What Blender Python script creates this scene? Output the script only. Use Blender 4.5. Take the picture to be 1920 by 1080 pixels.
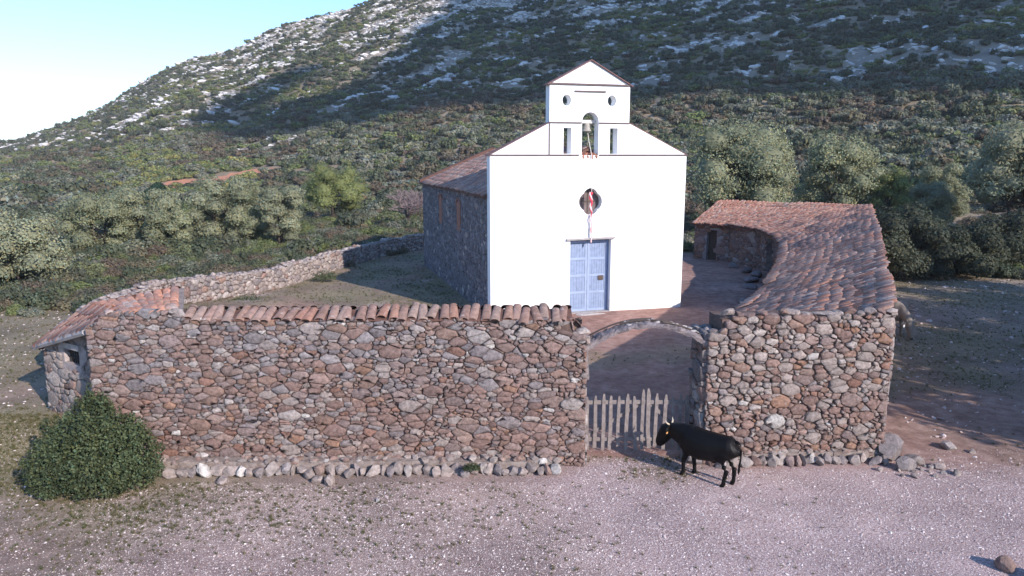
import bpy, bmesh, math, random
import numpy as np
from mathutils import Vector, Matrix, noise

for o in list(bpy.data.objects):
    bpy.data.objects.remove(o)
SC = bpy.context.scene
COL = SC.collection
R = math.radians
RNG = random.Random(7)

# ------------------------------------------------------------------ camera
cam_d = bpy.data.cameras.new("camera")
cam = bpy.data.objects.new("camera", cam_d)
COL.objects.link(cam)
cam.location = (0, 0, 6.0)
PITCH = math.atan(250 / 1400)
cam.rotation_euler = (math.pi / 2 - PITCH, 0, 0)
cam_d.sensor_width = 36
cam_d.lens = 36 * 1400 / 1920
cam_d.clip_start = 0.1
cam_d.clip_end = 20000
SC.camera = cam

# ------------------------------------------------------------------ sky + sun
SUN_EL, SUN_AZ = R(26), R(139)           # azimuth clockwise from +Y
SUN_DIR = Vector((math.cos(SUN_EL) * math.sin(SUN_AZ), math.cos(SUN_EL) * math.cos(SUN_AZ), math.sin(SUN_EL)))
world = bpy.data.worlds.new("World")
SC.world = world
world.use_nodes = True
wn = world.node_tree.nodes
wl = world.node_tree.links
wn.clear()
sky = wn.new("ShaderNodeTexSky")
sky.sky_type = 'NISHITA'
sky.sun_disc = False
sky.sun_elevation = SUN_EL
sky.sun_rotation = SUN_AZ
sky.air_density = 1.0
sky.dust_density = 0.1
sky.ozone_density = 6.5
bg = wn.new("ShaderNodeBackground")
bg.inputs[1].default_value = 0.15
wo = wn.new("ShaderNodeOutputWorld")
wl.new(sky.outputs[0], bg.inputs[0])
wl.new(bg.outputs[0], wo.inputs[0])
sun_d = bpy.data.lights.new("sun", 'SUN')
sun_d.energy = 3.6
sun_d.angle = R(0.6)
sun_d.color = (1.0, 0.90, 0.84)
sun = bpy.data.objects.new("sun", sun_d)
COL.objects.link(sun)
sun.rotation_euler = SUN_DIR.to_track_quat('Z', 'Y').to_euler()
sun.location = SUN_DIR * 200
SC.view_settings.view_transform = 'Standard'
SC.view_settings.look = 'None'
SC.view_settings.exposure = 0.95
SC.view_settings.gamma = 1.0
SC.view_settings.use_curve_mapping = False


# ------------------------------------------------------------------ helpers
def tag(o, label=None, cat=None, group=None, kind=None):
    if label: o["label"] = label
    if cat: o["category"] = cat
    if group: o["group"] = group
    if kind: o["kind"] = kind
    return o


def empty(name, loc=(0, 0, 0), rz=0.0):
    o = bpy.data.objects.new(name, None)
    o.empty_display_size = 0.2
    COL.objects.link(o)
    o.location = loc
    o.rotation_euler = (0, 0, rz)
    return o


def link(name, me, parent=None, mw=None):
    """link a mesh given in WORLD coordinates (or with matrix mw) under parent"""
    o = bpy.data.objects.new(name, me)
    COL.objects.link(o)
    if parent is not None:
        o.parent = parent
        p, chain, base = parent, [], Matrix.Identity(4)
        while p:
            chain.append(p)
            p = p.parent
        for q in reversed(chain):
            base = base @ q.matrix_parent_inverse @ Matrix.LocRotScale(q.location, q.rotation_euler, q.scale)
        o.matrix_parent_inverse = base.inverted()
    if mw is not None:
        loc, rot, scl = mw.decompose()
        o.location = loc
        o.rotation_euler = rot.to_euler()
        o.scale = scl
    return o


def mesh(name, v, f, mat=None, tint=None, smooth=False):
    me = bpy.data.meshes.new(name)
    me.from_pydata([tuple(p) for p in v], [], f)
    if mat is not None:
        me.materials.append(mat)
    if tint is not None:
        a = me.color_attributes.new("tint", 'FLOAT_COLOR', 'POINT')
        t = np.asarray(tint, dtype=np.float32)
        if t.ndim == 1:
            t = np.tile(t, (len(v), 1))
        if t.shape[1] == 3:
            t = np.hstack([t, np.ones((len(t), 1), np.float32)])
        a.data.foreach_set("color", t.ravel())
    if smooth:
        me.polygons.foreach_set("use_smooth", [True] * len(me.polygons))
    me.update()
    return me


class MB:
    def __init__(s):
        s.v, s.f, s.t = [], [], []

    def add(s, v, f, tint=None):
        n = len(s.v)
        s.v += [tuple(p) for p in v]
        s.f += [tuple(i + n for i in q) for q in f]
        if tint is not None:
            s.t += [tuple(tint)] * len(v)
        return s

    def build(s, name, mat, parent=None, smooth=False):
        me = mesh(name, s.v, s.f, mat, s.t if s.t and len(s.t) == len(s.v) else None, smooth)
        return link(name, me, parent)


BOXF = [(0, 3, 2, 1), (4, 5, 6, 7), (0, 1, 5, 4), (1, 2, 6, 5), (2, 3, 7, 6), (3, 0, 4, 7)]


def obox(o, ax, ay, az):
    """box from corner o with edge vectors ax, ay, az"""
    o, ax, ay, az = Vector(o), Vector(ax), Vector(ay), Vector(az)
    return [o, o + ax, o + ax + ay, o + ay, o + az, o + ax + az, o + ax + ay + az, o + ay + az], BOXF


def tube(pts, rad, seg=8, cap=True, flat=None):
    """tube along pts with radii; rad items float or (lateral, perp)"""
    v, f = [], []
    pts = [Vector(p) for p in pts]
    n = len(pts)
    for i, p in enumerate(pts):
        a = pts[max(0, i - 1)]
        b = pts[min(n - 1, i + 1)]
        d = (b - a).normalized()
        ref = Vector((0, 0, 1)) if abs(d.z) < 0.9 else Vector((1, 0, 0))
        if flat is not None: ref = Vector(flat)
        x = d.cross(ref)
        if x.length < 1e-5: x = d.cross(Vector((0, 1, 0)))
        x.normalize()
        y = x.cross(d).normalized()
        r = rad[i]
        rx, ry = (r, r) if not isinstance(r, tuple) else r
        for k in range(seg):
            t = 2 * math.pi * k / seg
            v.append(p + x * math.cos(t) * rx + y * math.sin(t) * ry)
    for i in range(n - 1):
        for k in range(seg):
            k2 = (k + 1) % seg
            f.append((i * seg + k, i * seg + k2, (i + 1) * seg + k2, (i + 1) * seg + k))
    if cap:
        f.append(tuple(reversed(range(seg))))
        f.append(tuple((n - 1) * seg + k for k in range(seg)))
    return v, f


def fbm(x, y, s=1.0, oct=3, seed=0.0):
    return noise.fractal(Vector((x / s + seed, y / s - seed, seed * 0.37)), 0.6, 2.0, oct)


def lerp(a, b, t): return a + (b - a) * t


def sstep(a, b, x):
    t = min(1, max(0, (x - a) / (b - a)))
    return t * t * (3 - 2 * t)


# ------------------------------------------------------------------ materials
MATS = {}


def nmat(name):
    m = bpy.data.materials.new(name)
    m.use_nodes = True
    nt = m.node_tree
    b = nt.nodes["Principled BSDF"]
    b.inputs["Specular IOR Level"].default_value = 0.25
    return m, nt, b


def N(nt, t, **kw):
    n = nt.nodes.new(t)
    for k, v in kw.items():
        if k in n.inputs: n.inputs[k].default_value = v
        else: setattr(n, k, v)
    return n


def noise_n(nt, scale, detail=4, rough=0.6, obj=False):
    g = N(nt, "ShaderNodeNewGeometry") if not obj else N(nt, "ShaderNodeTexCoord")
    n = N(nt, "ShaderNodeTexNoise")
    n.inputs["Scale"].default_value = scale
    n.inputs["Detail"].default_value = detail
    n.inputs["Roughness"].default_value = rough
    nt.links.new(g.outputs["Position" if not obj else "Object"], n.inputs["Vector"])
    return n


def ramp(nt, src, stops):
    r = N(nt, "ShaderNodeValToRGB")
    el = r.color_ramp.elements
    while len(el) < len(stops): el.new(0.5)
    for e, (p, c) in zip(el, stops):
        e.position = p
        e.color = (*c, 1) if len(c) == 3 else c
    nt.links.new(src, r.inputs[0])
    return r


def mix(nt, a, b, fac, mode='MIX'):
    m = N(nt, "ShaderNodeMix", data_type='RGBA', blend_type=mode)
    for s, val in ((m.inputs[0], fac), (m.inputs[6], a), (m.inputs[7], b)):
        if hasattr(val, 'is_output'): nt.links.new(val, s)
        elif isinstance(val, (int, float)): s.default_value = val
        else: s.default_value = (*val, 1)
    return m.outputs[2]


def bump(nt, b, h, strength=0.4, dist=0.02):
    n = N(nt, "ShaderNodeBump")
    n.inputs["Strength"].default_value = strength
    n.inputs["Distance"].default_value = dist
    nt.links.new(h, n.inputs["Height"])
    nt.links.new(n.outputs[0], b.inputs["Normal"])


def tint_mat(name, scale=9, lo=0.62, hi=1.3, lichen=None, lich_scale=6, lich_amt=(0.6, 0.7), rough=0.95, bstr=0.5, bdist=0.02):
    """material whose colour comes from the per-piece 'tint' attribute with mottling"""
    m, nt, b = nmat(name)
    a = N(nt, "ShaderNodeAttribute", attribute_name="tint")
    n = noise_n(nt, scale, 6, 0.7)
    rr = ramp(nt, n.outputs[0], [(0.3, (lo,) * 3), (0.7, (hi,) * 3)])
    c = mix(nt, a.outputs["Color"], rr.outputs[0], 1.0, 'MULTIPLY')
    if lichen:
        n2 = noise_n(nt, lich_scale, 5, 0.75)
        r2 = ramp(nt, n2.outputs[0], [(lich_amt[0], (0, 0, 0)), (lich_amt[1], (1, 1, 1))])
        c = mix(nt, c, lichen, r2.outputs[0])
    nt.links.new(c, b.inputs["Base Color"])
    b.inputs["Roughness"].default_value = rough
    n3 = noise_n(nt, scale * 5, 5, 0.7)
    bump(nt, b, n3.outputs[0], bstr, bdist)
    return m


def plain_mat(name, col, rough=0.8, scale=6, var=0.25, bstr=0.2, col2=None, amt=(0.55, 0.7), bdist=0.01):
    m, nt, b = nmat(name)
    n = noise_n(nt, scale, 5, 0.65)
    rr = ramp(nt, n.outputs[0], [(0.25, (1 - var,) * 3), (0.75, (1 + var,) * 3)])
    c = mix(nt, col, rr.outputs[0], 1.0, 'MULTIPLY')
    if col2:
        n2 = noise_n(nt, scale * 0.6, 6, 0.7)
        r2 = ramp(nt, n2.outputs[0], [(amt[0], (0, 0, 0)), (amt[1], (1, 1, 1))])
        c = mix(nt, c, col2, r2.outputs[0])
    nt.links.new(c, b.inputs["Base Color"])
    b.inputs["Roughness"].default_value = rough
    if bstr:
        n3 = noise_n(nt, scale * 6, 5, 0.7)
        bump(nt, b, n3.outputs[0], bstr, bdist)
    return m


def leaf_mat(name, cols, use_tint=True, trans=0.32):
    """foliage; colour picked by per-object/instance random between cols, times per-leaf tint"""
    m, nt, b = nmat(name)
    oi = N(nt, "ShaderNodeObjectInfo")
    k = len(cols)
    r = ramp(nt, oi.outputs["Random"], [(i / max(1, k - 1), c) for i, c in enumerate(cols)])
    c = r.outputs[0]
    if use_tint:
        a = N(nt, "ShaderNodeAttribute", attribute_name="tint")
        c = mix(nt, c, a.outputs["Color"], 1.0, 'MULTIPLY')
    nt.links.new(c, b.inputs["Base Color"])
    b.inputs["Roughness"].default_value = 0.6
    b.inputs["Specular IOR Level"].default_value = 0.2
    t = N(nt, "ShaderNodeBsdfTranslucent")
    nt.links.new(c, t.inputs[0])
    ms = N(nt, "ShaderNodeMixShader")
    ms.inputs[0].default_value = trans
    nt.links.new(b.outputs[0], ms.inputs[1])
    nt.links.new(t.outputs[0], ms.inputs[2])
    nt.links.new(ms.outputs[0], nt.nodes["Material Output"].inputs[0])
    return m


M_STONE = tint_mat("wall_stone", 17, 0.45, 1.55, (0.36, 0.31, 0.285), 13, (0.58, 0.70), bstr=1.0, bdist=0.04)
M_STONE2 = tint_mat("pale_stone", 11, 0.5, 1.3, (0.13, 0.115, 0.11), 9, (0.56, 0.72), bstr=1.0, bdist=0.03)
M_CORE = plain_mat("earth_mortar", (0.115, 0.078, 0.066), 0.97, 14, 0.45, 0.8)
M_TILE = tint_mat("clay_tile", 10, 0.6, 1.3, (0.40, 0.35, 0.34), 7, (0.58, 0.7), bstr=0.5)
M_TILEBED = plain_mat("tile_bed", (0.13, 0.07, 0.055), 0.95, 10, 0.4, 0.6)
M_WHITE = plain_mat("white_limewash", (0.82, 0.82, 0.81), 0.9, 1.5, 0.03, 0.15)
_nt = M_WHITE.node_tree
_b = _nt.nodes["Principled BSDF"]
_src = _b.inputs["Base Color"].links[0].from_socket
_g = N(_nt, "ShaderNodeNewGeometry")
_s = N(_nt, "ShaderNodeSeparateXYZ")
_nt.links.new(_g.outputs["Position"], _s.inputs[0])
_n = noise_n(_nt, 2.5, 6, 0.7)
_m = N(_nt, "ShaderNodeMath", operation='MULTIPLY_ADD')
_nt.links.new(_n.outputs[0], _m.inputs[0])
_m.inputs[1].default_value = -0.9
_nt.links.new(_s.outputs[2], _m.inputs[2])
_r = ramp(_nt, _m.outputs[0], [(0.0, (0.3, 0.3, 0.3)), (0.12, (0, 0, 0))])
_c = mix(_nt, _src, (0.46, 0.38, 0.34), _r.outputs[0])
_nt.links.new(_c, _b.inputs["Base Color"])
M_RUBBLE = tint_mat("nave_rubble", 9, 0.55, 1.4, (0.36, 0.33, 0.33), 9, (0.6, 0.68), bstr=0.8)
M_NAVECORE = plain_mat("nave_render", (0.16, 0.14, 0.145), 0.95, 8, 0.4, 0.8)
M_BRICK = plain_mat("old_brick", (0.30, 0.14, 0.10), 0.93, 9, 0.35, 0.5)
M_DOOR = plain_mat("blue_door_paint", (0.29, 0.355, 0.49), 0.65, 5, 0.14, 0.2)
M_DOOR_SHADED = plain_mat("blue_plank_shaded", (0.235, 0.295, 0.42), 0.7, 7, 0.2, 0.3)  # darker copy of the door blue; shade of the recessed planks put into the colour
M_DOORG = plain_mat("blue_door_frame", (0.20, 0.26, 0.40), 0.6, 5, 0.12, 0.1)
M_WOOD = plain_mat("weathered_wood", (0.225, 0.19, 0.175), 0.9, 14, 0.35, 0.6, (0.14, 0.11, 0.10), (0.55, 0.75))
M_DARKWOOD = plain_mat("dark_wood", (0.10, 0.075, 0.06), 0.9, 14, 0.35, 0.5)
M_GREYSLAB = plain_mat("grey_slab", (0.36, 0.33, 0.32), 0.92, 8, 0.3, 0.5)
M_PLASTER = plain_mat("crumbling_plaster", (0.235, 0.20, 0.20), 0.93, 7, 0.4, 0.9, (0.12, 0.095, 0.09), (0.50, 0.62), 0.03)
M_HUTWALL = plain_mat("hut_plaster", (0.34, 0.29, 0.275), 0.95, 4, 0.35, 0.8, (0.20, 0.15, 0.14), (0.52, 0.66), 0.03)
M_IRON = plain_mat("dark_iron", (0.03, 0.027, 0.025), 0.6, 10, 0.2, 0.2)
M_BRONZE = plain_mat("old_bronze", (0.30, 0.28, 0.25), 0.5, 10, 0.3, 0.2)
M_ROPE = plain_mat("pale_rope", (0.62, 0.58, 0.54), 0.9, 30, 0.2, 0.3)
M_RED = plain_mat("red_ribbon", (0.62, 0.06, 0.09), 0.7, 12, 0.25, 0.1)
M_PINKW = plain_mat("white_ribbon", (0.75, 0.50, 0.50), 0.7, 12, 0.2, 0.1)
M_GLASS = plain_mat("dusty_pane", (0.16, 0.125, 0.12), 0.25, 3, 0.3, 0.05)
M_BLACK = plain_mat("black_hide", (0.004, 0.0034, 0.0034), 0.5, 8, 0.4, 0.5)
M_BLACK.node_tree.nodes["Principled BSDF"].inputs["Specular IOR Level"].default_value = 0.2
M_BEIGE = plain_mat("beige_hide", (0.24, 0.20, 0.165), 0.75, 5, 0.25, 0.2)
M_HORN = plain_mat("horn", (0.55, 0.47, 0.35), 0.5, 20, 0.2, 0.1)
M_TAGY = plain_mat("orange_tag", (0.62, 0.32, 0.12), 0.5, 20, 0.1, 0)
M_TAGW = plain_mat("white_tag", (0.8, 0.78, 0.74), 0.5, 20, 0.05, 0)
M_HOOF = plain_mat("hoof", (0.02, 0.018, 0.016), 0.6, 20, 0.2, 0)
M_BARK = plain_mat("bark", (0.075, 0.06, 0.05), 0.95, 10, 0.4, 0.8, bdist=0.03)
M_TWIG = plain_mat("bare_twig", (0.22, 0.17, 0.17), 0.9, 10, 0.25, 0.2)

L_OLIVE = leaf_mat("olive_leaves", [(0.255, 0.270, 0.165), (0.285, 0.295, 0.195)])
L_GREEN = leaf_mat("green_leaves", [(0.20, 0.225, 0.085), (0.215, 0.24, 0.095)])
L_DARK = leaf_mat("dark_leaves", [(0.055, 0.065, 0.042), (0.07, 0.078, 0.052)])
L_CONIF = leaf_mat("conifer_needles", [(0.035, 0.07, 0.045), (0.04, 0.075, 0.05)])
L_BUSH = leaf_mat("lentisk_leaves", [(0.078, 0.100, 0.050), (0.085, 0.106, 0.056)])
L_MAQ = [
    leaf_mat("maquis_dark", [(0.085, 0.104, 0.067), (0.107, 0.124, 0.076), (0.120, 0.129, 0.098)]),
    leaf_mat("maquis_green", [(0.146, 0.177, 0.071), (0.171, 0.198, 0.085), (0.189, 0.205, 0.110)]),
    leaf_mat("maquis_grey", [(0.189, 0.201, 0.140), (0.213, 0.222, 0.165), (0.201, 0.201, 0.171)]),
    leaf_mat("maquis_brown", [(0.152, 0.120, 0.093), (0.177, 0.140, 0.102), (0.165, 0.152, 0.095)]),
    leaf_mat("maquis_yellow", [(0.256, 0.256, 0.091), (0.287, 0.275, 0.122), (0.232, 0.250, 0.104)]),
]

# ------------------------------------------------------------------ terrain
SKY_AZ = [-180, -60, -48, -42, -37, -33.9, -31.0, -27.8, -24.4, -22.0, -19.3, -17.4, -13.8, -11.9, -9, -3, 5, 15, 30, 50, 62, 80, 180]
SKY_EL = [0, 0, 0.0, 0.2, 0.5, 0.75, 1.7, 3.3, 5.7, 6.8, 7.5, 8.6, 9.7, 10.2, 11.2, 12.5, 13.5, 14.5, 15, 13, 8, 0, 0]
D0_AZ = [-180, -40, -20, -5, 10, 30, 60, 180]
D0_V = [220, 220, 175, 130, 112, 100, 100, 200]
D1_AZ = [-180, -40, -20, -5, 20, 60, 180]
D1_V = [470, 470, 420, 390, 370, 370, 450]


def terrain_z(x, y):
    d = math.hypot(x, y)
    if d < 55 and y < 60:
        base = 0.0
    az = math.degrees(math.atan2(x, y))
    el = np.interp(az, SKY_AZ, SKY_EL)
    d0 = np.interp(az, D0_AZ, D0_V)
    d1 = np.interp(az, D1_AZ, D1_V)
    zc = max(0.0, math.tan(math.radians(el)) * d1 + (5.0 if el > 0.5 else 0))
    z = 0.0
    if d > d0 * 0.7:
        t = (d - d0 * 0.7) / (d1 - d0 * 0.7)
        if t <= 1:
            r = t ** 1.35
            z = zc * r
        else:
            z = zc * (1 - 0.35 * (1 - math.exp(-(t - 1) * 0.8)))
        a = min(1, t * 2) if t < 1 else 1
        if zc > 3:
            z += a * (fbm(x, y, 60, 3, 3.1) * 3.2 + fbm(x, y, 14, 3, 5.7) * 0.9) * (1 if t < 0.8 else max(0.25, 1 - (t - 0.8) * 3))
    # small relief near and in the middle distance
    k = sstep(24, 60, d)
    z += fbm(x, y, 3.0, 3, 1.3) * (0.035 + 0.35 * k * sstep(40, 90, d))
    # left of the hut the ground is a low bank
    z += 0.62 * sstep(-8.2, -9.6, x) * sstep(13.0, 15.2, y) * sstep(34, 24, y)
    return z


def rock_f(x, y):
    """0..1 how rocky: pale limestone shows on the upper slopes"""
    d = math.hypot(x, y)
    az = math.degrees(math.atan2(x, y))
    d0 = np.interp(az, D0_AZ, D0_V)
    d1 = np.interp(az, D1_AZ, D1_V)
    t = (d - d0) / (d1 - d0)
    if t < 0.2: return 0.0
    # streaks slanting along the hillside
    u = x * 0.93 + y * 0.37
    w = -x * 0.37 + y * 0.93
    n = noise.fractal(Vector((u / 17, w / 6, 2.2)), 0.7, 2.1, 4)
    big = fbm(x, y, 70, 2, 9.9)
    hi = 0.28 if az < -6 else (0.22 if az < 8 else 0.08)
    return sstep(0.20, 0.42, n + 0.30 * big + (t - hi) * 0.8 - 0.10)


def ell(x, y, cx, cy, rx, ry, rot=0.0):
    dx, dy = x - cx, y - cy
    c, s = math.cos(rot), math.sin(rot)
    a = (dx * c + dy * s) / rx
    b = (-dx * s + dy * c) / ry
    return a * a + b * b


# enclosure wall line (left of the chapel, running back behind it)
ENC = [(-11.3, 18.0), (-12.9, 23.0), (-12.5, 28.0), (-11.0, 33.0), (-9.8, 38.0), (-8.2, 43.7), (-5.9, 48.0), (-1.0, 51.5), (4.0, 50.5), (9.6, 46.2)]
YARD = [(-8.2, 14.0)] + ENC + [(11.0, 46.0), (20.5, 42.3), (7.7, 14.3)]


def in_poly(x, y, P):
    c = False
    j = len(P) - 1
    for i in range(len(P)):
        xi, yi = P[i]
        xj, yj = P[j]
        if (yi > y) != (yj > y) and x < (xj - xi) * (y - yi) / (yj - yi) + xi:
            c = not c
        j = i
    return c


RED_PATCH = [(-57, 132, 7.0, 6.5, 0.2), (-49, 140, 6, 4.0, 0.1), (-80, 126, 6, 4, 0.2), (-37, 118, 5, 1.8, 0.0), (-95, 131, 6, 3, 0.2)]
PALE_PATCH = [(-57, 178, 8, 7, 0.0), (-44, 152, 5.5, 3, 0.1), (-38, 176, 1.5, 8, -0.5)]


def zones(x, y):
    """grass, gravel, red, rock weights of the ground"""
    d = math.hypot(x, y)
    n1 = fbm(x, y, 2.2, 4, 4.4)
    n2 = fbm(x, y, 6.0, 3, 8.1)
    grass = gravel = red = rock = 0.0
    if d > 90:
        rock = rock_f(x, y)
        grass = 0.75
        for p in RED_PATCH:
            red = max(red, sstep(1.25, 0.7, ell(x, y, *p) + 0.5 * fbm(x, y, 4, 3, 2.0)))
        for p in PALE_PATCH:
            rock = max(rock, sstep(1.2, 0.6, ell(x, y, *p) + 0.6 * fbm(x, y, 5, 3, 6.0)))
        return grass, 0.0, red, rock
    inside = in_poly(x, y, YARD)
    if inside:
        # grassy on the left of the chapel, trodden red earth to the right
        grass = sstep(1.5, -2.5, x) * sstep(15, 22, y) * (0.78 + 0.5 * n1)
        grass = max(grass, 0.5 * sstep(0.55, 0.2, abs(y - 21.0 - 0.2 * x) / 2.5 + 0.5 * n1))
        red = min(0.7, 0.45 + 0.5 * n2)
        if x < -4 and y < 36: gravel = max(0, 0.5 * sstep(0.1, 0.5, n2 + 0.3 * n1))
    else:
        grass = 0.25 + 0.8 * n2
        if y < 20:
            # road gravel spreads from the gate to the right and to the camera
            gravel = (0.42 * sstep(-7.5, -3.5, x + 1.5 * n2 + (12.5 - y) * 0.5) + 0.58 * sstep(-0.5, 2.5, x + 1.0 * n2 - (12.5 - y) * 0.4)) * sstep(14.4, 12.9, y + 0.5 * n1)
            gravel = max(gravel, 0.55 * sstep(0.0, 0.4, n2 + 0.4 * n1) * sstep(13.2, 12.2, y))
            gravel *= 1 - 0.55 * sstep(0.5, 0.1, ell(x, y, 2.7, 13.3, 1.4, 0.8))
            grass = (0.38 + 0.42 * sstep(1, -5, x) + 0.8 * n2) * (1 - 0.75 * gravel)
            red = 0.35 * sstep(2, 0.3, ell(x, y, 2.9, 13.9, 2.0, 1.2)) + 0.3 * sstep(13, 14, y)
            if x < -8: grass = max(grass, 0.3)
        if x > 7.5:
            grass = 0.3 * grass
            grass = max(grass, sstep(15.5, 20.5, y - 0.15 * (x - 8) + n1 * 1.5) * (0.75 + 0.3 * n1))
            gravel = max(gravel, 0.22 * sstep(9.5, 13, x - 0.1 * y) * sstep(0.0, 0.3, n2 + 0.15))
        if y > 30 or (x < -12 and y > 20): grass = max(grass, 0.8)
    cl = lambda q: min(1, max(0, q))
    return cl(grass), cl(gravel), cl(red), cl(rock)


def build_ground():
    az = list(np.arange(-44, 44.01, 0.4))
    side = list(np.arange(50, 310, 7.0))
    azs = [math.radians(a) for a in az + side]
    rs = [0.0]
    r = 4.0
    while r < 700:
        rs.append(r)
        r *= 1.0185 if r < 60 else 1.0145
    rs += [760, 900, 1150, 1500, 2100, 2800]
    n = len(azs)
    V = [(0, 0, 0.0)]
    Z = [zones(0, 0.1)]
    for r in rs[1:]:
        for a in azs:
            x, y = r * math.sin(a), r * math.cos(a)
            V.append((x, y, terrain_z(x, y)))
            Z.append(zones(x, y))
    Fc = [(0, 1 + (k + 1) % n, 1 + k) for k in range(n)]
    for i in range(len(rs) - 2):
        for k in range(n):
            k2 = (k + 1) % n
            a = 1 + i * n
            b = a + n
            Fc.append((a + k, a + k2, b + k2, b + k))
    m, nt, b = nmat("ground_earth")
    z = N(nt, "ShaderNodeAttribute", attribute_name="tint")
    sp = N(nt, "ShaderNodeSeparateColor")
    nt.links.new(z.outputs["Color"], sp.inputs[0])
    n1 = noise_n(nt, 3.0, 6, 0.7)
    n2 = noise_n(nt, 34, 6, 0.8)
    n3 = noise_n(nt, 0.6, 5, 0.65)
    earth = ramp(nt, n1.outputs[0], [(0.36, (0.165, 0.108, 0.092)), (0.5, (0.26, 0.18, 0.155)), (0.64, (0.36, 0.27, 0.235))]).outputs[0]
    redc = ramp(nt, n1.outputs[0], [(0.25, (0.23, 0.115, 0.085)), (0.5, (0.33, 0.17, 0.125)), (0.75, (0.42, 0.25, 0.19))]).outputs[0]
    grs = ramp(nt, n2.outputs[0], [(0.38, (0.085, 0.082, 0.042)), (0.5, (0.185, 0.163, 0.090)), (0.63, (0.33, 0.275, 0.20))]).outputs[0]
    grv = ramp(nt, n2.outputs[0], [(0.38, (0.19, 0.125, 0.115)), (0.5, (0.38, 0.285, 0.275)), (0.62, (0.66, 0.56, 0.55))]).outputs[0]
    rck = ramp(nt, n3.outputs[0], [(0.3, (0.20, 0.18, 0.15)), (0.7, (0.34, 0.325, 0.31))]).outputs[0]
    c = mix(nt, earth, redc, sp.outputs[2])
    # break the zone edges up with noise
    def edge(src, k=0.55):
        mm = N(nt, "ShaderNodeMath", operation='MULTIPLY_ADD')
        nt.links.new(n2.outputs[0], mm.inputs[0])
        mm.inputs[1].default_value = k
        mm.inputs[2].default_value = -k / 2
        ad = N(nt, "ShaderNodeMath", operation='ADD', use_clamp=True)
        nt.links.new(mm.outputs[0], ad.inputs[0])
        nt.links.new(src, ad.inputs[1])
        return ad.outputs[0]
    c = mix(nt, c, grs, edge(sp.outputs[0]))
    c = mix(nt, c, grv, edge(sp.outputs[1], 0.9))
    big = noise_n(nt, 0.55, 4, 0.6)
    c = mix(nt, c, ramp(nt, big.outputs[0], [(0.36, (0.90, 0.88, 0.88)), (0.64, (1.32, 1.29, 1.28))]).outputs[0], 1.0, 'MULTIPLY')
    c = mix(nt, c, (0.50, 0.225, 0.13), ramp(nt, sp.outputs[2], [(0.75, (0, 0, 0)), (0.95, (1, 1, 1))]).outputs[0])
    at = N(nt, "ShaderNodeAttribute", attribute_name="rock")
    rm = N(nt, "ShaderNodeMath", operation='MULTIPLY')
    nt.links.new(at.outputs["Fac"], rm.inputs[0])
    rm.inputs[1].default_value = 0.45
    c = mix(nt, c, rck, rm.outputs[0])
    nt.links.new(c, b.inputs["Base Color"])
    b.inputs["Roughness"].default_value = 0.97
    nb = noise_n(nt, 40, 5, 0.75)
    bump(nt, b, nb.outputs[0], 0.9, 0.035)
    me = mesh("ground", V, Fc, m, [(g, v, r_, 1.0) for g, v, r_, k in Z], True)
    ra = me.attributes.new("rock", 'FLOAT', 'POINT')
    ra.data.foreach_set("value", [k for g, v, r_, k in Z])
    o = link("ground", me)
    tag(o, "pinkish earth, gravel and grass ground rising into the scrubby hillside", "ground", kind="structure")
    return o


build_ground()

# ------------------------------------------------------------------ stone faces
BROWN = [(0.300, 0.198, 0.166), (0.315, 0.216, 0.184), (0.265, 0.176, 0.150), (0.330, 0.236, 0.200), (0.285, 0.206, 0.182), (0.250, 0.166, 0.142), (0.305, 0.200, 0.158), (0.275, 0.205, 0.188)]
RUST = [(0.31, 0.185, 0.13), (0.29, 0.165, 0.125)]
PALE = [(0.37, 0.310, 0.280), (0.41, 0.355, 0.325), (0.345, 0.285, 0.258), (0.36, 0.295, 0.265)]
WHITE = [(0.52, 0.48, 0.45), (0.58, 0.54, 0.50)]
GREY = [(0.26, 0.222, 0.215), (0.30, 0.262, 0.255), (0.235, 0.198, 0.195)]


def pick(rng, groups):
    r = rng.random()
    for pal, p in groups:               # p is cumulative
        if r < p: break
    c = rng.choice(pal)
    k = rng.uniform(0.82, 1.18)
    return tuple(min(0.8, q * k) for q in c)


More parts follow.
